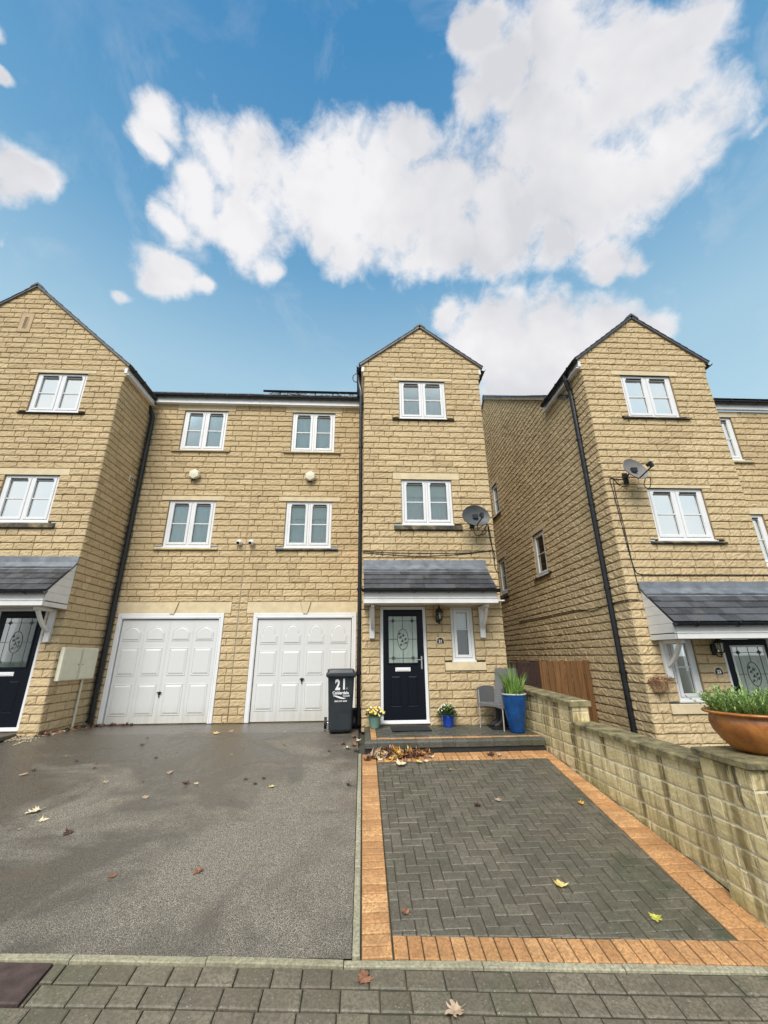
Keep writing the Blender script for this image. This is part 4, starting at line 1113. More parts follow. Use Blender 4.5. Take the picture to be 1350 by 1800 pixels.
while y < 7.15:
    e = y+.1025 if y > 4.3 else y+.205
    for xx in ([None] if y > 4.3 else [0,1]):
        xa = lambda t: xin1(t)+.003; xb = lambda t: xout(t)
        if xx == 0: xb_ = lambda t: (xin1(t)+3.03)/2; xa_ = xa
        elif xx == 1: xa_ = lambda t: (xin1(t)+3.03)/2; xb_ = lambda t: 3.03
        else: xa_, xb_ = xa, xb
        q = [(xa_(y),y),(xb_(y),y),(xb_(e),e),(xa_(e),e)]
        q = clip(q, [(-.072,-1,-(3.594+.072*.015+.205)),(0,1,7.19)])
        if q: block(ob, q, zg_, rg, .0035, .006, .003)
    y = e
st(ob.build('paving_border', M['paveorange']))
# setts of the shared road surface
zr_ = lambda x, y: hz(y)-.004
jm = MB(); jm.add([(-12,-.4,hz(-.4)-.02),(9,-.4,hz(-.4)-.02),(9,xrow(9)-.05,hz(xrow(9)-.05)-.02),(-12,xrow(-12)-.05,hz(xrow(-12)-.05)-.02)], [(0,1,2,3)]); st(jm.build('sett_bed', M['joint']))
sm = MB(); row = 0
while row < 18:
    o = .06+row*.145; x = -8+(.12 if row%2 else 0)+rg.uniform(-.02,.02)
    while x < 6.5:
        L = rg.choice((.235,.235,.24,.245,.19)); e = x+L
        q = [(x,xrow(x)-o-.143),(e,xrow(e)-o-.143),(e,xrow(e)-o),(x,xrow(x)-o)]
        if row < 2 and x < -2.025 and e > -2.53:
            for hp in ([(1,0,-2.53)],[(-1,0,2.025)]):
                q2 = clip(q, hp)
                if q2: block(sm, q2, zr_, rg, .004, .009, 0, .02)
        else: block(sm, q, zr_, rg, .004, .009, 0, .02)
        x = e
    row += 1
st(sm.build('sett_road', M['sett']))
mh = MB(); q = [(-2.52,xrow(-2.52)-.345),(-2.035,xrow(-2.035)-.345),(-2.035,xrow(-2.035)-.065),(-2.52,xrow(-2.52)-.065)]
mh.loops([[(p[0],p[1],hz(p[1])-.03) for p in q],[(p[0],p[1],hz(p[1])-.002) for p in q],[(p[0],p[1],hz(p[1])+.002) for p in inset(q,.01)]], True, False, True)
rgm = MB()
o = mh.build('drain_cover', M['manhole']); norm_lab(o, 'rusty dark iron inspection cover set in grey setts', 'drain cover')
# entrance step
stp = thing('front_step', 'low charcoal block step with orange brick band in front of the black door', 'step', (1.45,7.3,-1.42))
zp = lambda x, y: -1.235+.025*(y-7.2)
m = MB(); m.box(.056,2.90,7.235,8.36,-1.5,-1.262); m.build('step_core', M['joint'], stp)
m = MB()
x = .05
while x < 2.905:
    e = min(x+.2035, 2.905)
    if e-x > .03:
        a, b = x+.002, e-.002; j = rg.uniform(-.002,.002)
        m.loops([[(xx,7.30,-1.237+j),(xx,7.235,-1.237+j),(xx,7.206,-1.250+j),(xx,7.198,-1.275+j),(xx,7.20,-1.345+j),(xx,7.30,-1.345+j)] for xx in (a,b)])
    x = e
y = 7.302
while y < 8.35:
    e = min(8.355,y+.2035); m.loops([[(.145,yy,-1.2345+.025*(yy-7.2)),(.085,yy,-1.2345+.025*(yy-7.2)),(.058,yy,-1.247+.025*(yy-7.2)),(.05,yy,-1.27+.025*(yy-7.2)),(.052,yy,-1.345)] for yy in (y+.002,e-.002)]); y = e
recalc(m.build('step_edge', M['step'], stp))
m = MB(); x = .055
m.box(.062,2.90,7.222,7.24,-1.47,-1.346)
m.box(.062,.08,7.24,8.36,-1.47,-1.346)
m.build('step_riser', mat('dark concrete', (.022,.022,.02), .7, vary=.4, vscale=6), stp)  # riser coloured darker than the edge blocks above
m = MB(); x = .25
while x < 2.9:
    e = min(2.9,x+.2035); block(m, rect(x,e,7.303,7.39), zp, rg, .002, .004, 0, .012); x = e
y = 7.303
while y < 8.34:
    e = min(8.35,y+.2035); block(m, rect(.148,.248,y,e), zp, rg, .002, .004, 0, .012); y = e
m.build('brick_band', M['paveorange'], stp)
m = MB(); y = 7.392; r_ = 0
while y < 8.35:
    e = min(y+.103, 8.355); x = .25 - (.1 if r_%2 else 0); r_ += 1
    while x < 2.9:
        q = clip(rect(x,x+.206,y,e), [(-1,0,-.25),(1,0,2.9)])
        if q: block(m, q, zp, rg, .002, .004, 0, .012)
        x += .206
    y = e
m.build('step_paving', M['step'], stp)
# gravel strip by house 19
m = MB(); rg = random.Random(9)
def pebble(m, x, y, z, s):
    vs = []
    for (a,b,c) in ((1,0,0),(0,1,0),(-1,0,0),(0,-1,0),(0,0,1),(0,0,-1)):
        vs.append((x+a*s*rg.uniform(.7,1.3),y+b*s*rg.uniform(.7,1.3),z+c*s*rg.uniform(.4,.8)))
    m.add(vs, [(0,1,4),(1,2,4),(2,3,4),(3,0,4),(1,0,5),(2,1,5),(3,2,5),(0,3,5)])
for i in range(5200):
    x = rg.uniform(-8.2,-5.45); y = rg.uniform(7.88,8.38) if x < -5.66 else rg.uniform(8.05,9.78)
    if x > -5.66 and x-(-5.66) > .22*rg.random()+.02*(y-8): continue
    if x < -5.7 and y < 8.37-.36*(.5+.5*min(1,(-5.5-x)/.8))*(rg.uniform(.75,1)): continue
    pebble(m, x, y, hz(y)+.004, rg.uniform(.007,.016))
o = m.build('gravel_strip', M['gravel']); norm_lab(o, 'buff gravel strip along the foot of the left house wall', 'gravel', kind='stuff')
# ================================================================== GARDEN WALL
gw = thing('garden_wall', 'stepped yellow stone wall streaked with green algae, ending in a pillar', 'wall', (3.05,5.5,-1.7))
# local frame: u runs from back (house) to front along the wall, faces -x
A = Vector((2.895,8.40)); Bv = Vector((3.068,4.0)); dv = (Bv-A).normalized(); nv = Vector((dv.y,-dv.x))
if nv.x > 0: nv = -nv
def tfw(u,n,z): p = A+dv*u+nv*n; return (p.x,p.y,z)
def tfe(off): return lambda u,n,z: (A.x+dv.x*off - nv.x*u + dv.x*n, A.y+dv.y*off - nv.y*u + dv.y*n, z)
LW = (Bv-A).length; u1s = (8.40-6.28)/abs(dv.y); 
c1 = lambda u: -.555-.036*u; c2 = lambda u: -.895-.009*(u-u1s)
def wl(z):
    if z > -.95: return (0, u1s)
    return (0, LW)
BW = -1.22-.148*2
lens2 = (.22,.44,.44,.58,.33)
wall_part('wall_stonework', gw, [
    dict(tf=tfw, u0=0, u1=LW, z0=-2.1, z1=-.62, lims=wl, seed=71, amp=.3, ch=.148, base=-.62-.148*12, lens=lens2, du=.06),
    dict(tf=tfe(u1s), u0=.0, u1=.24, z0=-.98, z1=-.62, seed=72, amp=.45, ch=.148, base=-.62-.148*12, lens=lens2, du=.06)], M['stone2'], M['mortar2'])
m = MB(); 
# core and back face
m2 = MB(tfw); m2.box(.0,u1s-.02,-.235,-.02,-2.1,-.63); m2.box(u1s-.02,LW,-.235,-.02,-2.1,-.965); m2.build('wall_core', M['mortar2'], gw)
def coping(ua, ub, fz, th=.065, ov=.035, bw=.245, joints=2):
    m = MB(tfw); n = joints
    for i in range(n):
        a = ua+(ub-ua)*i/n+(.002 if i else 0); b = ua+(ub-ua)*(i+1)/n-.002
        us = [a+(b-a)*k/8 for k in range(9)]; rg2 = random.Random(int(a*100))
        L = []
        for u in us:
            z = fz(u); j = rg2.uniform(-.004,.004)
            L.append([(u,ov+j,z-th),(u,ov+j,z-.012),(u,ov-.012+j,z),(u,-bw-ov,z+.004),(u,-bw-ov,z-th)])
        m.loops(L)
    return recalc(m.build('coping_stone', M['coping'], gw))
coping(.0, u1s+.03, c1, joints=2); coping(u1s-.02, LW+.0, c2, joints=3)
# pillar
px0, px1, py0, py1 = 2.965, 3.60, 3.475, 3.985
wall_part('pillar', gw, [
    dict(tf=sideL(px0), u0=py0, u1=py1, z0=-2.1, z1=-.845, seed=81, amp=.4, ch=.148, base=-.845-.148*10, lens=lens2, du=.06),
    dict(tf=front(py0), u0=px0, u1=px1, z0=-2.1, z1=-.845, seed=82, amp=.4, ch=.148, base=-.845-.148*10, lens=lens2, du=.06),
    dict(tf=lambda u,n,z: (u,py1+n,z), u0=px0, u1=px1, z0=-2.1, z1=-.845, seed=83, amp=.4, ch=.148, base=-.845-.148*10, lens=lens2, du=.08)], M['stone2'], M['mortar2'])
m = MB(); m.box(px0+.02,px1-.0,py0+.02,py1-.02,-2.1,-.85); m.build('pillar_core', M['mortar2'], gw)
m = MB(); m.box(px0-.04,px1+.04,py0-.045,py1+.035,-.845,-.785,.01); m.build('pillar_cap', M['coping'], gw)
# ================================================================== FENCE
fn = thing('timber_fence', 'brown close boarded timber fence and gate closing the passage between the two houses', 'fence', (3.75,8.87,-1.3))
def boards(name, xa, xb, m_, z1, y, w=.125, gap=.012):
    b = MB(); x = xa; rg3 = random.Random(int(xa*50))
    while x < xb-.02:
        e = min(xb, x+w); b.box(x,e-gap*rg3.uniform(.5,1.3),y+rg3.uniform(-.003,.003),y+.02,-1.55,z1-rg3.uniform(0,.004),.003); x = e
    return b.build(name, m_, fn)
boards('gate_boards', 2.83, 3.70, M['wooddark'], -.135, 8.93)
boards('fence_boards', 3.70, 4.62, M['woodlight'], -.125, 8.87)
b = MB(); b.box(4.60,4.69,8.84,8.93,-1.6,-.115,.006); b.build('fence_post', M['woodlight'], fn)
b = MB(); b.box(3.66,3.72,8.89,8.97,-1.6,-.125,.005); b.build('fence_post', M['woodlight'], fn)
b = MB(); b.box(3.72,4.60,8.892,8.93,-.20,-.15,.004); b.box(2.83,3.66,8.955,8.99,-.21,-.16,.004); b.box(3.72,4.60,8.892,8.93,-1.2,-1.13,.004); b.build('fence_rail', M['woodlight'], fn)
# ================================================================== WHEELIE BIN
bn = thing('wheelie_bin', 'dark grey wheeled bin with white number 21, standing before the right garage door', 'bin', (-.39,8.33,-1.262))
BC = Vector((-.392,8.33)); ba = R(4)
def tb(x,y,z): return (BC.x+x*math.cos(ba)-y*math.sin(ba), BC.y+x*math.sin(ba)+y*math.cos(ba), -1.262+z)
def rr(hx,hy0,hy1,z,r=.04,n=3):
    out = []
    for cx,cy,a0 in ((hx-r,hy1-r,0),(-hx+r,hy1-r,90),(-hx+r,hy0+r,180),(hx-r,hy0+r,270)):
        for i in range(n+1):
            a = R(a0+90*i/n); out.append((cx+r*math.cos(a),cy+r*math.sin(a),z))
    return out
m = MB(tb); m.loops([rr(.19,-.20,.20,.02),rr(.205,-.215,.22,.05),rr(.213,-.222,.26,.30),rr(.236,-.262,.30,.86),rr(.24,-.268,.305,.90),rr(.262,-.29,.32,.91),rr(.262,-.29,.32,.955)])
body = m.build('bin_body', M['bin'], bn)
m = MB(tb); m.loops([rr(.272,-.325,.32,.925),rr(.276,-.332,.325,.93),rr(.276,-.332,.325,.965),rr(.255,-.30,.32,.985),rr(.235,-.27,.30,1.035),rr(.215,-.24,.28,1.045)])
lid = m.build('bin_lid', M['bin'], bn)
m = MB(tb); m.tube([(-.20,.36,1.0),(.20,.36,1.0)], .014, 8)
for x in (-.22,.22): m.box(x-.035,x+.035,.27,.375,.95,1.035,.01)
m.build('bin_handle', M['bin'], bn)
for x in (-.262,.262):
    m = MB(tb); m.tube([(x-.026,.25,.10),(x+.026,.25,.10)], .10, 22); m.build('wheel', M['rubber'], bn)
m = MB(tb); m.tube([(-.24,.25,.10),(.24,.25,.10)], .012, 8); m.build('axle', M['chrome'], bn)
def yb_(z): return -.222-(.04)*(z-.30)/.56-.0012
bx = lambda ox, oz: (lambda a,b,c: tb(ox+a, yb_(oz+b)-c, oz+b))
text_mesh('2', .24, bx(-.062,.775), 'number', M['letter'], body, bold=.010, sx=.72)
text_mesh('1', .24, bx(.052,.782), 'number', M['letter'], body, bold=.010, sx=.72)
text_mesh('ST', .035, bx(.105,.715), 'small_lettering', M['lettergrey'], body, bold=.001)
text_mesh('Calderdale', .070, bx(-.005,.645), 'council_name', M['letter'], body, bold=.0022, sx=.95)
text_mesh('Council', .038, bx(.095,.596), 'council_word', M['letter'], body, bold=.0012)
text_mesh('0845 245 6000', .036, bx(.0,.508), 'phone_number', M['letter'], body, bold=.0008, sx=1.02)
m = MB(); up = []; dn = []
for i in range(21):
    t = i/20; x = -.145+.235*t; c = .603-.012*math.sin(t*math.pi*.6)-.040*(3*t*t-2*t**3)+.008*max(0,t-.8)*5
    w = .015*math.sin(math.pi*min(1,t*1.0))**.7
    up.append((x,c+w)); dn.append((x,c-w))
vs = []
for (x,a),(x2,b) in zip(up,dn): vs += [tb(x,yb_(a)-.001,a), tb(x2,yb_(b)-.001,b)]
m.add(vs, [(2*i,2*i+1,2*i+3,2*i+2) for i in range(20)]); m.build('wave_logo', M['letter'], body)
rb = thing('recycling_box', 'low black open box half hidden behind the grey wheeled bin', 'box', (-.15,8.82,-1.28))
m = MB(); 
def rq(hx,hy,z): return [(-.14+sx*hx,8.80+sy*hy,-1.278+z*1.2) for sx,sy in ((-1,-1),(1,-1),(1,1),(-1,1))]
m.loops([rq(.15,.12,0),rq(.17,.14,.24),rq(.185,.155,.245),rq(.185,.155,.27),rq(.165,.135,.27),rq(.14,.11,.03)])
m.build('box_shell', M['rubber'], rb)
# ================================================================== POTS AND PLANTS
def leafquad(m, p, d, w, l, n=None, bend=.25):
    d = Vector(d).normalized(); s = d.cross(Vector((0,0,1)))
    if s.length < .1: s = Vector((1,0,0))
    s.normalize(); up = s.cross(d); p = Vector(p)
    a = p+d*l*.5+s*w/2+up*l*bend*.2; b = p+d*l*.5-s*w/2+up*l*bend*.2; t = p+d*l-up*l*bend*.3
    m.add([p,a,t,b], [(0,1,2,3)])
def bush(m, c, rx, rz, n, size, rg, up=.3):
    for i in range(n):
        a = rg.uniform(0,2*math.pi); r = rg.random()**.5; e = rg.random()
        p = Vector((c[0]+rx*r*math.cos(a)*(1-.35*e), c[1]+rx*r*math.sin(a)*(1-.35*e), c[2]+rz*e*(1-.45*r*r)))
        d = Vector((math.cos(a)*r+rg.uniform(-.5,.5), math.sin(a)*r+rg.uniform(-.5,.5), up+rg.uniform(-.3,.7)))
        leafquad(m, p, d, size*rg.uniform(.4,.7), size*rg.uniform(.7,1.4))
def flower(m, p, r, rg, n=5):
    p = Vector(p); nn = Vector((rg.uniform(-.5,.5),-1+rg.uniform(-.3,.4),rg.uniform(.1,.9))).normalized()
    a = nn.cross(Vector((0,0,1))).normalized(); b = nn.cross(a); 
    vs = [p+nn*.004]
    for i in range(n*2):
        t = 2*math.pi*i/(n*2); rr_ = r*(1 if i%2==0 else .62); vs.append(p+a*rr_*math.cos(t)+b*rr_*math.sin(t))
    m.add(vs, [(0,i+1,(i+1)%(n*2)+1) for i in range(n*2)])
rg = random.Random(12)
def small_pot(name, label, x, y, z, r0, r1, h, pm, group=None):
    t = thing(name, label, 'flower pot', (x,y,z))
    m = MB(); m.lathe([(r0*.9,0),(r0,.012),(r0+(r1-r0)*.6,h*.5),(r1,h*.9),(r1+.008,h*.92),(r1+.008,h),(r1-.008,h),(r1-.014,h-.03)], (x,y,z), 28); m.build('pot', pm, t, smooth=False)
    s = MB(); s.lathe([(r1-.013,h-.028),(0.001,h-.02)], (x,y,z), 16, cap=False); s.build('soil', M['soil'], t); return t
t = small_pot('flower_pot', 'pale green glazed pot of yellow and dark red pansies at left of the black door', .235,8.17,-1.21,.075,.115,.205, M['greenpot'])
m = MB(); bush(m, (.235,8.17,-1.02), .17, .12, 420, .045, rg); m.build('leaves', M['foliage'], t)
m = MB(); m2 = MB(); m3 = MB()
for i in range(64):
    a = rg.uniform(0,2*math.pi); r = .17*rg.random()**.5; p = (.235+r*math.cos(a)*1.05, 8.17+r*math.sin(a)-.02, -.975+.10*(1-(r/.17)**2)+rg.uniform(-.02,.03))
    flower([m,m,m,m2,m3][i%5], p, rg.uniform(.015,.026), rg)
m.build('yellow_flowers', M['yellow'], t); m2.build('cream_flowers', M['petalw'], t); m3.build('red_flowers', M['purple'], t)
t = small_pot('flower_pot', 'small bright blue glazed pot of leafy white flowers at right of the black door', 1.565,8.20,-1.21,.082,.118,.20, M['bluepot2'])
m = MB(); bush(m, (1.555,8.19,-1.03), .19, .17, 620, .045, rg); m.build('leaves', M['foliage'], t)
m = MB()
for i in range(34):
    a = rg.uniform(0,2*math.pi); r = .18*rg.random()**.5; flower(m, (1.555+r*math.cos(a)*1.05, 8.17+r*math.sin(a), -.96+.14*(1-(r/.18)**2)+rg.uniform(-.03,.03)), rg.uniform(.009,.016), rg)
m.build('white_flowers', M['petalw'], t)
# tall blue planter
t = thing('tall_planter', 'tall cobalt blue glazed planter of green strappy leaves beside the wicker chair', 'planter', (2.62,7.62,-1.225))
c = (2.62,7.62,-1.225); m = MB()
m.lathe([(.112,0),(.122,.015),(.150,.15),(.180,.33),(.199,.50),(.203,.555),(.208,.57),(.208,.585)], c, 40); m.build('pot', M['bluepot'], t, smooth=False)
m = MB(); m.lathe([(.210,.5855),(.212,.597),(.202,.603),(.192,.597),(.190,.555)], c, 40, cap=False); m.build('pot_rim', M['potrim'], t)
m = MB(); m.lathe([(.191,.57),(.001,.585)], c, 20, cap=False); m.build('soil', M['soil'], t)
def blade(m, p, h, lean, az_, w, rg, n=6):
    p = Vector(p); d = Vector((math.cos(az_),math.sin(az_),0)); s = Vector((-d.y,d.x,0)); tw = rg.uniform(-1,1); vs = []
    for i in range(n+1):
        q = i/n; c_ = p+Vector((0,0,h*q*(1-.12*lean*q)))+d*(lean*h*q*q); ww = w*(1-q**2.2)*.5+.0006
        a = az_+math.pi/2+tw*q; sv = Vector((math.cos(a),math.sin(a),0)); vs += [c_-sv*ww, c_+sv*ww]
    m.add(vs, [(2*i,2*i+1,2*i+3,2*i+2) for i in range(n)])
m = MB()
for i in range(150):
    a = rg.uniform(0,2*math.pi); r = .16*rg.random()**.6
    blade(m, (c[0]+r*math.cos(a),c[1]+r*math.sin(a),c[2]+.56), rg.uniform(.2,.56)*(1-.4*r/.16*rg.random()), rg.uniform(.02,.75)**1.3, a+rg.uniform(-.9,.9), rg.uniform(.010,.027), rg)
m.build('strappy_leaves', M['blade'], t)
m = MB(); bush(m, (c[0],c[1]-.02,c[2]+.56), .19, .15, 420, .04, rg); m.build('bedding_leaves', M['feather'], t)
# bronze bowl on pillar
bc = (3.365,3.745,-.784); BS = .93
t = thing('bowl_planter', 'wide bronze brown glazed bowl of feathery green plants standing on the wall pillar', 'planter', bc)
m = MB(); m.lathe([(r_*BS,z_) for r_,z_ in ((.15,0),(.19,.004),(.235,.03),(.29,.085),(.335,.155),(.352,.215),(.345,.262),(.335,.280),(.345,.286),(.385,.296),(.392,.304),(.388,.312),(.355,.316),(.325,.306),(.315,.27))], bc, 64); m.build('bowl', M['bowl'], t, smooth=True)
m = MB(); m.lathe([(.29,.275),(.001,.29)], bc, 24, cap=False); m.build('soil', M['soil'], t)
m = MB()
def sprig(m, p, d, l, rg, ls):
    p = Vector(p); d = Vector(d).normalized(); 
    pts = [p+d*l*i/6+Vector((0,0,-.10*l*(i/6)**2)) for i in range(7)]
    m.tube(pts, .0012, 3)
    for i in range(1,7):
        for k in range(3):
            dd = d+Vector((rg.uniform(-1,1),rg.uniform(-1,1),rg.uniform(-.5,.9)))*.9; leafquad(m, pts[i], dd, ls*.34, ls*rg.uniform(.6,1.2))
for i in range(330):
    a = rg.uniform(0,2*math.pi); r = .27*rg.random()**.5; p = (bc[0]+r*math.cos(a),bc[1]+r*math.sin(a),bc[2]+.28)
    sprig(m, p, (math.cos(a)*r*3+rg.uniform(-.4,.4),math.sin(a)*r*3+rg.uniform(-.4,.4),rg.uniform(.8,1.5)), rg.uniform(.08,.24), rg, .036)
m.build('feathery_leaves', M['feather'], t)
m = MB()
for (dx,dy,h_,le,az_,w) in ((-.07,-.05,.40,.06,2.2,.020),(-.06,-.04,.28,.25,1.2,.018),(-.05,-.06,.24,.3,4.0,.016),(-.09,-.05,.20,.35,3.2,.016),(.02,-.08,.16,.3,5.2,.014),(.1,-.02,.2,.3,.2,.014)):
    blade(m, (bc[0]+dx,bc[1]+dy,bc[2]+.27), h_, le, az_, w, rg)
for i in range(40):
    a = rg.uniform(0,2*math.pi); r = .2*rg.random(); blade(m, (bc[0]+r*math.cos(a),bc[1]+r*math.sin(a),bc[2]+.27), rg.uniform(.08,.18), rg.uniform(.1,.5), a, .008, rg)
m.build('strappy_leaves', M['blade'], t)
# wall basket on house 23
t = thing('wall_planter', 'small terracotta wall planter of withered brown plants beside door 23 window', 'planter', (4.90,7.08,-.55))
m = MB(); L = []
for (w,dp,z) in ((.085,.07,-.60),(.095,.085,-.585),(.145,.14,-.435),(.155,.15,-.43),(.155,.15,-.405),(.135,.13,-.405),(.13,.125,-.44)):
    L.append([(4.90+w*math.cos(a), 7.145-dp*math.sin(a), z) for a in [math.pi*i/10 for i in range(11)]])
m.loops(L); recalc(m.build('pot', M['terra'], t))
m = MB()
for i in range(150):
    p = Vector((4.90+rg.uniform(-.13,.13),7.09+rg.uniform(-.06,.04),-.42)); d = Vector((rg.uniform(-.8,.8),rg.uniform(-.8,.2),rg.uniform(-.6,1.2)))
    l = rg.uniform(.05,.16); pts = [p,p+d.normalized()*l*.5,p+d.normalized()*l+Vector((0,0,-.05))]; m.tube(pts, .002, 3)
    for k in range(3): leafquad(m, pts[rg.choice((1,2))], (rg.uniform(-1,1),rg.uniform(-1,1),rg.uniform(-1,.5)), .014, .03)
m.build('withered_plant', M['dead'], t)
# door mat
m = MB(); m.box(.52,1.20,7.80,8.28,zp(0,8.05)+.004,zp(0,8.05)+.022,.006); o = m.build('door_mat', M['mat']); norm_lab(o, 'charcoal rectangular mat lying before the black door 21', 'door mat')
# ================================================================== CHAIR
ch = thing('wicker_chair', 'grey woven wicker armchair on thin metal legs against the stone wall', 'chair', (2.40,8.02,-1.215))
fa = math.atan2(-.55,-.835)   # facing direction
fx, fy = math.cos(fa), math.sin(fa); O = Vector((2.435,7.965))
def tc(r,f,z): # r: sitter's right -> (fy,-fx)... f forward
    return (O.x+fx*f+fy*r, O.y+fy*f-fx*r, -1.215+z)
def sheetc(m, rows, th=.018):
    n = len(rows[0]); top = [p for r_ in rows for p in r_]
    m.add([tc(*p) for p in top], [(i*n+k,i*n+k+1,(i+1)*n+k+1,(i+1)*n+k) for i in range(len(rows)-1) for k in range(n-1)])
# seat
m = MB(tc); hw = .255
L = []
for f in (-.22,-.1,.05,.17,.205,.21):
    z = .395+.03*(f+.22)/.43; zz = z-(.015 if f>.2 else 0)
    L.append([(-hw,f,zz),(-.1,f,zz-.008),(.1,f,zz-.008),(hw,f,zz),(hw,f,zz-.05-(.02 if f>.16 else 0)),(.1,f,zz-.045),(-.1,f,zz-.045),(-hw,f,zz-.05-(.02 if f>.16 else 0))])
m.loops(L); recalc(m.build('seat', M['wicker'], ch))
m = MB(tc); L = []
for k in range(9):
    q = k/8; f = -.215-.09*q-.015*math.sin(q*3); z = .36+.62*q; w = hw*(1.0-.06*q)
    L.append([(-w,f+.02,z),(-w*.5,f-.012,z),(0,f-.02,z),(w*.5,f-.012,z),(w,f+.02,z),(w,f+.0,z),(w*.5,f-.034,z),(0,f-.042,z),(-w*.5,f-.034,z),(-w,f,z)])
m.loops(L); recalc(m.build('backrest', M['wicker'], ch))
for sg in (-1,1):
    m = MB(tc); L = []
    for k in range(8):
        q = k/7; f = -.235+.455*q; zt = .66+.04*math.sin(q*2.6)-.03*q; x = sg*(hw+.004+.010*math.sin(q*3))
        L.append([(x,f,.335+.02*q),(x,f,zt),(x+sg*.02,f,zt+.006),(x+sg*.024,f,.335+.02*q)])
    m.loops(L); recalc(m.build('armrest', M['wicker'], ch))
for (r_,f) in ((-hw+.0,.20),(hw,.20),(-hw,-.20),(hw,-.20)):
    m = MB(tc); m.tube([(r_,f,.62 if f>0 else .36),(r_,f,.36),(r_*1.02,f*1.06,.0)], .0115, 8); m.build('leg', mat('grey powder coated leg', (.35,.32,.28), .5) if 'lg' not in M else M['lg'], ch); M['lg'] = bpy.data.materials['grey powder coated leg']
# boots and tray under the chair
def boot(x, y, z, ang, label):
    m = MB(); ca, sa = math.cos(ang), math.sin(ang)
    def tf(a,b,c_): return (x+a*ca-b*sa, y+a*sa+b*ca, z+c_)
    m.tf = tf; L = []
    for (zc,cx,rx,ry) in ((.0,.06,.135,.045),(.025,.06,.138,.05),(.055,.055,.13,.05),(.085,.03,.10,.048),(.12,.0,.068,.05),(.2,-.005,.058,.052),(.30,-.005,.066,.058),(.34,-.005,.068,.06)):
        L.append([(cx+rx*math.cos(a),ry*math.sin(a),zc) for a in [2*math.pi*i/14 for i in range(14)]])
    m.loops(L); o = m.build('rubber_boot', M['rubber'], smooth=True); norm_lab(o, label, 'boot', 'pair of boots under the chair')
boot(2.475,8.08,-1.195,math.pi*1.02,'black rubber boot standing under the wicker chair, nearer the wall')
boot(2.50,7.94,-1.195,math.pi*1.06,'black rubber boot standing under the wicker chair, nearer the tall blue planter')
m = MB(); m.box(2.27,2.66,7.84,8.20,-1.212,-1.200,.005); 
for (a,b,c_,d) in ((2.27,2.66,7.84,7.855),(2.27,2.66,8.185,8.20),(2.27,2.285,7.855,8.185),(2.645,2.66,7.855,8.185)): m.box(a,b,c_,d,-1.1995,-1.182,.003)
o = m.build('boot_tray', M['rubber']); norm_lab(o, 'thin dark tray holding boots under the wicker chair', 'tray')
# ================================================================== FALLEN LEAVES
LO = [(0,.0),(.10,.06),(.38,.02),(.30,.14),(.62,.20),(.45,.30),(.50,.42),(.30,.40),(.34,.58),(.56,.72),(.36,.70),(.30,.80),(.18,.70),(.16,.86),(0,1.08)]
def maple(rg, s, curl):
    pts = [(x,y) for x,y in LO]+[(-x,y) for x,y in LO[1:-1][::-1]]
    pts = [(x*rg.uniform(.85,1.15),y*rg.uniform(.9,1.1)) for x,y in pts]
    c = (0,.42); vs = [(0,.42*s,.0)]
    for x,y in pts:
        dd = math.hypot(x,y-.42); z = curl*s*(dd**1.6)*rg.uniform(.4,1.3)*(.6+.8*abs(x)); vs.append((x*s,y*s,z))
    n = len(pts); m = MB(); m.add(vs, [(0,i+1,(i+1)%n+1) for i in range(n)])
    st_ = [(0,.02*s,0),(0.02*s,-.22*s,.015*s),(.06*s,-.42*s,.01*s)]; m.tube(st_, .0016, 4)
    m.v = [(a,b-.4*s,c_) for a,b,c_ in m.v]
    return m
def ground_at(x,y):
    if .05 < x < 2.9 and 7.2 < y < 8.36: return zp(x,y)
    return hz(y)
def leaf(x, y, s, mk, label, group=None, ang=None, lift=.008, curl=.5, rg=rnd):
    m = maple(rg, s*.78, curl*.75); o = m.build('fallen_leaf', M[mk])
    o.location = (x,y,ground_at(x,y)+lift)
    sl = math.atan(.137) if y < 8.6 and not (y > 7.2 and x > .05) else 0
    rot = Matrix.Rotation(sl, 4, 'X') @ Matrix.Rotation(rg.uniform(-.12,.12),4,'Y') @ Matrix.Rotation(rg.uniform(-.1,.1),4,'X') @ Matrix.Rotation(ang if ang is not None else rg.uniform(0,6.28), 4, 'Z')
    o.rotation_euler = rot.to_euler(); norm_lab(o, label, 'leaf', group); return o
leaf(-3.68,5.689,.17,'leafcream','large pale yellow leaf on the asphalt toward the left edge',curl=.8)
leaf(-3.45,5.50,.10,'leafcream','small cream leaf just below the large pale leaf at left on the asphalt')
leaf(-4.60,6.72,.12,'leaftan','long tan leaf on the asphalt near the left frame edge',curl=.3)
leaf(-1.43,4.551,.10,'leafbrown','reddish brown leaf alone on the lower middle asphalt',curl=.7)
leaf(-1.14,6.162,.10,'leafyellow','yellow leaf alone on the asphalt below the wheeled bin')
leaf(-2.62,6.652,.11,'leaftan','curled tan leaf on the middle of the asphalt',curl=.9)
leaf(-3.0,5.235,.12,'leafdark','dark soggy leaf on the asphalt below the large pale leaf')
leaf(-2.26,6.31,.11,'leafdark','dark curled leaf beside the tan leaf on the asphalt',curl=.9)
leaf(-2.13,6.30,.07,'leafcream','tiny cream leaf beside the dark curled leaf on the asphalt')
leaf(-2.60,5.96,.09,'leaftan','small tan leaf on the asphalt left of the middle')
leaf(-3.33,6.40,.08,'leaftan','small grey tan leaf on the damp asphalt at left',curl=.8)
leaf(-2.566,8.298,.14,'leafyellow','yellow leaf on the asphalt between the two garage doors')
leaf(-2.35,8.45,.10,'leaftan','thin pale leaf on the asphalt close to the stone pier between garages')
leaf(-3.579,7.794,.09,'leafdark','dark leaf on the asphalt before the left garage door')
leaf(-2.152,4.538,.09,'leafbrown','faint brown leaf pressed into the lower left asphalt',lift=.004,curl=.1)
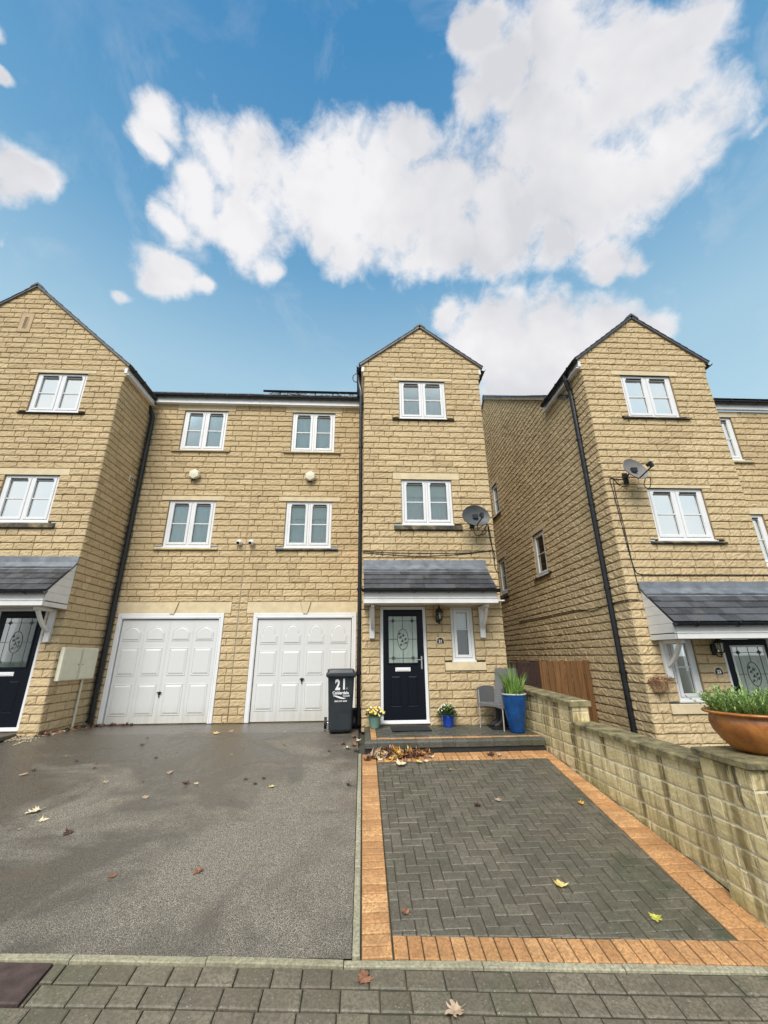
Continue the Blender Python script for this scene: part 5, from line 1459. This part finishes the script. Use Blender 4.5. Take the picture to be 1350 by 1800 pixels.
leaf(1.673,4.204,.125,'leafyellow','bright pale yellow leaf on the near dark block paving',curl=.7)
leaf(2.22,3.719+.10,.10,'leafgreen','yellow green leaf on the paving near its orange bottom border',curl=.7)
leaf(2.573,5.537,.09,'leaforange','small orange leaf on the paving near its right border')
leaf(1.621,5.657,.09,'leaftan','small tan leaf in the middle of the block paving, right one',curl=.9)
leaf(1.352,5.552,.09,'leafdark','small curled dark leaf in the middle of the block paving',curl=1.2)
leaf(.35,3.98,.08,'leafbrown','brown leaf at the bottom left corner of the dark paving')
leaf(.56,3.208,.13,'leaftan','pale tan leaf with long stalk on the grey setts at bottom',ang=2.0,curl=.6)
leaf(.03,3.453,.12,'leafbrown','rusty leaf pressed on the grey setts below the corner of the orange border',lift=.004,curl=.1)
leaf(1.25,6.55,.06,'leaftan','tiny pale leaf on the paving below the step')
leaf(1.97,7.04,.15,'leafdark','dark red brown leaf on the orange border at the foot of the step',curl=1.2)
leaf(2.10,7.02,.10,'leaftan','tan leaf lying against the dark leaf at the foot of the step',curl=1.2)
leaf(1.05,7.0,.10,'leafcream','pink cream leaf at the right end of the leaf pile',curl=1.2)
leaf(.56,6.72,.19,'leafcream','large cream yellow leaf in front of the leaf pile by the step',curl=.7,lift=.03)
leaf(.83,6.80,.12,'leafyellow','golden leaf low at the right of the leaf pile',curl=.9,lift=.02)
leaf(.95,6.85,.09,'leafcream','small white leaf at the right front of the leaf pile',curl=.9)
rg4 = random.Random(44)
for i in range(20):
    x = rg4.uniform(-5.0,-.3); y = rg4.uniform(5.2,8.9)
    leaf(x, y, rg4.uniform(.035,.075), rg4.choice(('leafdark','leafdark','leafbrown','leaftan')), 'small dry dark leaf scattered on the asphalt drive', 'small leaves scattered over the asphalt', curl=rg4.uniform(.3,1.2), rg=rg4)
for (x,y) in ((-.12,7.55),(-.30,7.62),(-.05,7.75),(-.22,7.42),(-.08,7.30),(-.12,7.95)):
    leaf(x, y, rg4.uniform(.07,.12), rg4.choice(('leafdark','leafbrown','leafcream')), 'dead leaf blown into the asphalt corner left of the step', 'leaves blown against the left side of the step', curl=.9, rg=rg4, lift=.02)
leaf(-.16,6.15,.08,'leafdark','dark curled leaf against the pale drive edging',curl=1.3)
def pile(name, label, n, xf, sizes, mats):
    mb_ = MB(); rg5 = random.Random(n)
    for i in range(n):
        x, y, z = xf(rg5); m = maple(rg5, rg5.uniform(*sizes), rg5.uniform(.5,1.6))
        mt = Matrix.Translation((x,y,z)) @ Matrix.Rotation(rg5.uniform(-.7,.7),4,'X') @ Matrix.Rotation(rg5.uniform(-.7,.7),4,'Y') @ Matrix.Rotation(rg5.uniform(0,6.28),4,'Z')
        mb_.mi = rg5.choices(range(len(mats)), [w for _, w in mats])[0]
        mb_.add([mt@Vector(p) for p in m.v], m.f)
    o = mb_.build(name, [M[k] for k,_ in mats]); norm_lab(o, label, 'leaves', kind='stuff'); return o
def xf1(r):
    t = r.gauss(.55,.24); t = min(max(t,.10),1.05); y = 7.18-abs(r.gauss(0,.12)); return (t, y, hz(y)+.01+.045*r.random()*max(0,1-abs(t-.55)/.5))
pile('leaf_pile', 'drift of brown, red and yellow maple leaves at the foot of the step', 120, xf1, (.07,.13), [('leafdark',5),('leafbrown',7),('leaftan',2),('leafcream',1),('leaforange',1.5),('leafyellow',1)])
def xf2(r):
    t = r.random()
    if t < .62: x = -5.66+abs(r.gauss(0,.10)); y = r.uniform(8.3,9.77)
    elif t < .85: x = r.uniform(-5.6,-4.7); y = 9.76-abs(r.gauss(0,.08))
    else: x = r.uniform(-7.5,-5.6); y = r.uniform(7.95,8.3)
    return (x,y,hz(y)+.008+.02*r.random())
pile('leaf_litter', 'brown leaf litter along the foot of the wall by the meter boxes', 190, xf2, (.03,.075), [('leafdark',4),('leafbrown',4),('leaftan',2),('leafcream',.5)])
# ================================================================== SKY, LIGHT, CAMERA
w = bpy.data.worlds.new('World'); sc.world = w; w.use_nodes = True
n = w.node_tree.nodes; l = w.node_tree.links; n.clear()
class WN(NT):
    def __init__(s, tree): s.t = tree; s.n = tree.nodes; s.l = tree.links
t = WN(w.node_tree)
out = n.new('ShaderNodeOutputWorld'); bg = n.new('ShaderNodeBackground'); l.new(bg.outputs[0], out.inputs[0])
sky = n.new('ShaderNodeTexSky'); sky.sky_type = 'NISHITA'; sky.sun_disc = False
sky.sun_elevation = R(50); sky.sun_rotation = math.atan2(-.30,-.95); sky.altitude = 100; sky.air_density = 1.0; sky.dust_density = .35; sky.ozone_density = 1.3
STR = .065
tc_ = n.new('ShaderNodeTexCoord'); dirv = tc_.outputs['Generated']
hs = n.new('ShaderNodeHueSaturation'); hs.inputs['Saturation'].default_value = 1.0; hs.inputs['Value'].default_value = 1.0; hs.inputs['Hue'].default_value = .5
l.new(sky.outputs[0], hs.inputs['Color'])
BL = [(-0.2635,0.4887,0.8317,0.0592),(-0.2087,0.5035,0.8384,0.0790),(-0.3073,0.5300,0.7903,0.0549),(-0.3040,0.5004,0.8107,0.0480),(-0.2290,0.5572,0.7982,0.0898),(-0.1424,0.5351,0.8327,0.0940),(-0.0576,0.5370,0.8416,0.1006),(-0.0930,0.5842,0.8063,0.0673),(0.0391,0.5201,0.8532,0.0940),(0.0526,0.5667,0.8223,0.1111),(0.1495,0.5397,0.8284,0.1183),(0.1800,0.5920,0.7856,0.0748),(0.2607,0.5092,0.8202,0.1234),(0.2644,0.5667,0.7803,0.0832),(0.3493,0.4707,0.8102,0.1257),(0.3045,0.4245,0.8527,0.0999),(0.2240,0.3740,0.9000,0.0631),(0.1770,0.4092,0.8951,0.0421),(0.1697,0.3363,0.9263,0.0434),(0.3026,0.3459,0.8881,0.0680),(0.2673,0.3195,0.9091,0.0459),(0.3775,0.3274,0.8662,0.0654),(0.4371,0.3076,0.8452,0.0456),(0.4142,0.3689,0.8321,0.0861),(0.4958,0.3997,0.7710,0.0803),(0.4860,0.4465,0.7513,0.0772),(0.5030,0.3627,0.7845,0.0477),(0.4221,0.4860,0.7653,0.0781),(0.0459,0.4551,0.8892,0.0429),(0.0765,0.4597,0.8848,0.0454),(0.1143,0.6191,0.7770,0.0450),(-0.0029,0.6070,0.7947,0.0525),(0.3687,0.5576,0.7437,0.0541),(0.4477,0.5517,0.7037,0.0449),(0.4916,0.5407,0.6826,0.0292),(-0.2368,0.5998,0.7643,0.0473),(-0.3545,0.5460,0.7591,0.0415),(-0.1976,0.6266,0.7539,0.0356),(-0.0492,0.6190,0.7838,0.0556),(0.1614,0.6215,0.7666,0.0479),(0.2496,0.5998,0.7602,0.0578),(-0.3327,0.4343,0.8371,0.0363),(-0.3602,0.4576,0.8129,0.0335),(-0.5346,0.4670,0.7044,0.0431),(-0.5583,0.4624,0.6889,0.0486),(-0.3908,0.5992,0.6988,0.0475),(-0.3512,0.6241,0.6980,0.0314),(-0.4590,0.6155,0.6407,0.0197),(0.5752,0.3631,0.7330,0.0165),(-0.4885,0.3218,0.8110,0.0158),(-0.5077,0.3731,0.7766,0.0155),(-0.5827,0.5108,0.6320,0.0141),(0.2822,0.7016,0.6543,0.0899),(0.1840,0.6971,0.6929,0.0458),(0.3808,0.6742,0.6328,0.0920),(0.4688,0.6421,0.6066,0.0869),(0.5212,0.6191,0.5875,0.0688),(0.5592,0.6072,0.5644,0.0445),(0.3264,0.7432,0.5841,0.1057),(0.4534,0.6987,0.5535,0.1104),(0.2269,0.7367,0.6370,0.0632),(0.3954,0.7354,0.5504,0.1287)]
f = None
wz = t.n.new('ShaderNodeTexNoise'); wz.inputs['Scale'].default_value = 5.5; wz.inputs['Detail'].default_value = 3; wz.inputs['Roughness'].default_value = .55; l.new(dirv, wz.inputs['Vector'])
wsub = n.new('ShaderNodeVectorMath'); wsub.operation = 'SUBTRACT'; l.new(wz.outputs['Color'], wsub.inputs[0]); wsub.inputs[1].default_value = (.5,.5,.5)
wsc = n.new('ShaderNodeVectorMath'); wsc.operation = 'SCALE'; wsc.inputs[3].default_value = .15; l.new(wsub.outputs[0], wsc.inputs[0])
wad = n.new('ShaderNodeVectorMath'); wad.operation = 'ADD'; l.new(dirv, wad.inputs[0]); l.new(wsc.outputs[0], wad.inputs[1])
wd = wad.outputs[0]
for (x,y,z,r) in BL:
    d = n.new('ShaderNodeVectorMath'); d.operation = 'DISTANCE'; l.new(wd, d.inputs[0]); d.inputs[1].default_value = (x,y,z)
    g = t.math('MULTIPLY_ADD', d.outputs['Value'], -1.0/r, 1.0)
    if f is None: f = g
    else:
        sm_ = t.n.new('ShaderNodeMath'); sm_.operation = 'SMOOTH_MAX'; l.new(f, sm_.inputs[0]); l.new(g, sm_.inputs[1]); sm_.inputs[2].default_value = .30; f = sm_.outputs[0]
n1 = t.noise(7.0, 4, .58, dirv, .15); n3 = t.noise(20, 7, .66, dirv, .3)
fld = t.math('ADD', t.math('ADD', t.math('MULTIPLY', f, 3.2), t.math('MULTIPLY_ADD', n1, 2.6, -1.3)), t.math('MULTIPLY_ADD', n3, 3.4, -1.7))
mask = t.map(fld, -.45, 1.65, 0, 1)
mask = t.math('MULTIPLY', t.math('MULTIPLY', mask, mask), t.math('MULTIPLY_ADD', mask, -2.0, 3.0))
sx = n.new('ShaderNodeSeparateXYZ'); l.new(dirv, sx.inputs[0])
# unseen broken cloud added behind and beside the viewer for fill light and reflections
n2 = t.noise(2.2, 5, .6, dirv, .3)
rest = t.map(n2, .36, .66, 0, .85)
behind = t.map(sx.outputs[1], .10, -.25, 0, 1)
mask = t.math('MAXIMUM', mask, t.math('MULTIPLY', rest, behind))
wisp = t.math('MULTIPLY', t.map(t.noise(5.5, 7, .62, dirv, .6), .52, .80, 0, .42), t.map(f, -1.6, -.1, .25, 1))
ed = t.math('MAXIMUM', mask, wisp)
shade = t.map(t.noise(4.2, 4, .55, dirv, .2), .36, .62, 0, 1)
thick = t.map(f, .05, .45, 0, 1)
cc = t.mix(t.math('MULTIPLY', shade, thick), (.342,.340,.348), (.262,.264,.278))
scl = n.new('ShaderNodeVectorMath'); scl.operation = 'SCALE'; l.new(hs.outputs[0], scl.inputs[0]); scl.inputs[3].default_value = STR
# pale haze low in the sky
tint = t.mix(1.0, scl.outputs[0], (.72,1.22,1.16), 'MULTIPLY')
hz_ = t.map(sx.outputs[2], .52, .80, .45, 0)
grad = t.ramp(sx.outputs[2], [(.40,(.195,.275,.32)), (.58,(.160,.245,.302)), (.76,(.062,.150,.245)), (.93,(.025,.100,.205)), (1,(.018,.082,.18))])
sk = t.mix(.85, tint, grad)
low = t.map(sx.outputs[2], .02, .42, 1, 0)
sk = t.mix(low, sk, (.245,.275,.295))
fin = t.mix(ed, sk, cc)
w.cycles.sampling_method = 'MANUAL'; w.cycles.sample_map_resolution = 256
l.new(fin, bg.inputs[0]); bg.inputs[1].default_value = 1.0
sun = bpy.data.lights.new('sun', 'SUN'); sun.energy = 1.5; sun.angle = R(35); sun.color = (1.0,.95,.88)
so = bpy.data.objects.new('sun', sun); col.objects.link(so)
sd = Vector((-.30,-.95,0)).normalized()*math.cos(R(50))+Vector((0,0,math.sin(R(50))))
so.rotation_euler = sd.to_track_quat('Z','Y').to_euler(); so.location = (0,-5,12)
cam = bpy.data.cameras.new('camera'); co_ = bpy.data.objects.new('camera', cam); col.objects.link(co_); sc.camera = co_
yaw, pitch, roll = R(3.05829453), R(19.33473613), R(-.53941984)
cy, sy, cp, sp_ = math.cos(yaw), math.sin(yaw), math.cos(pitch), math.sin(pitch)
fw = Vector((sy*cp,cy*cp,sp_)); rt = Vector((cy,-sy,0)); up = rt.cross(fw)
r2 = rt*math.cos(roll)+up*math.sin(roll); u2 = -rt*math.sin(roll)+up*math.cos(roll)
co_.matrix_world = Matrix(((r2.x,u2.x,-fw.x,0),(r2.y,u2.y,-fw.y,0),(r2.z,u2.z,-fw.z,0),(0,0,0,1)))
cam.sensor_fit = 'HORIZONTAL'; cam.sensor_width = 36; cam.lens = 36*722.437/1350; cam.clip_start = .05; cam.clip_end = 2000
sc.view_settings.view_transform = 'Standard'; sc.view_settings.look = 'None'; sc.view_settings.exposure = 1.4; sc.view_settings.gamma = 1
sc.render.engine = 'CYCLES'; sc.cycles.max_bounces = 8; sc.cycles.transparent_max_bounces = 12; sc.cycles.sample_clamp_indirect = 6
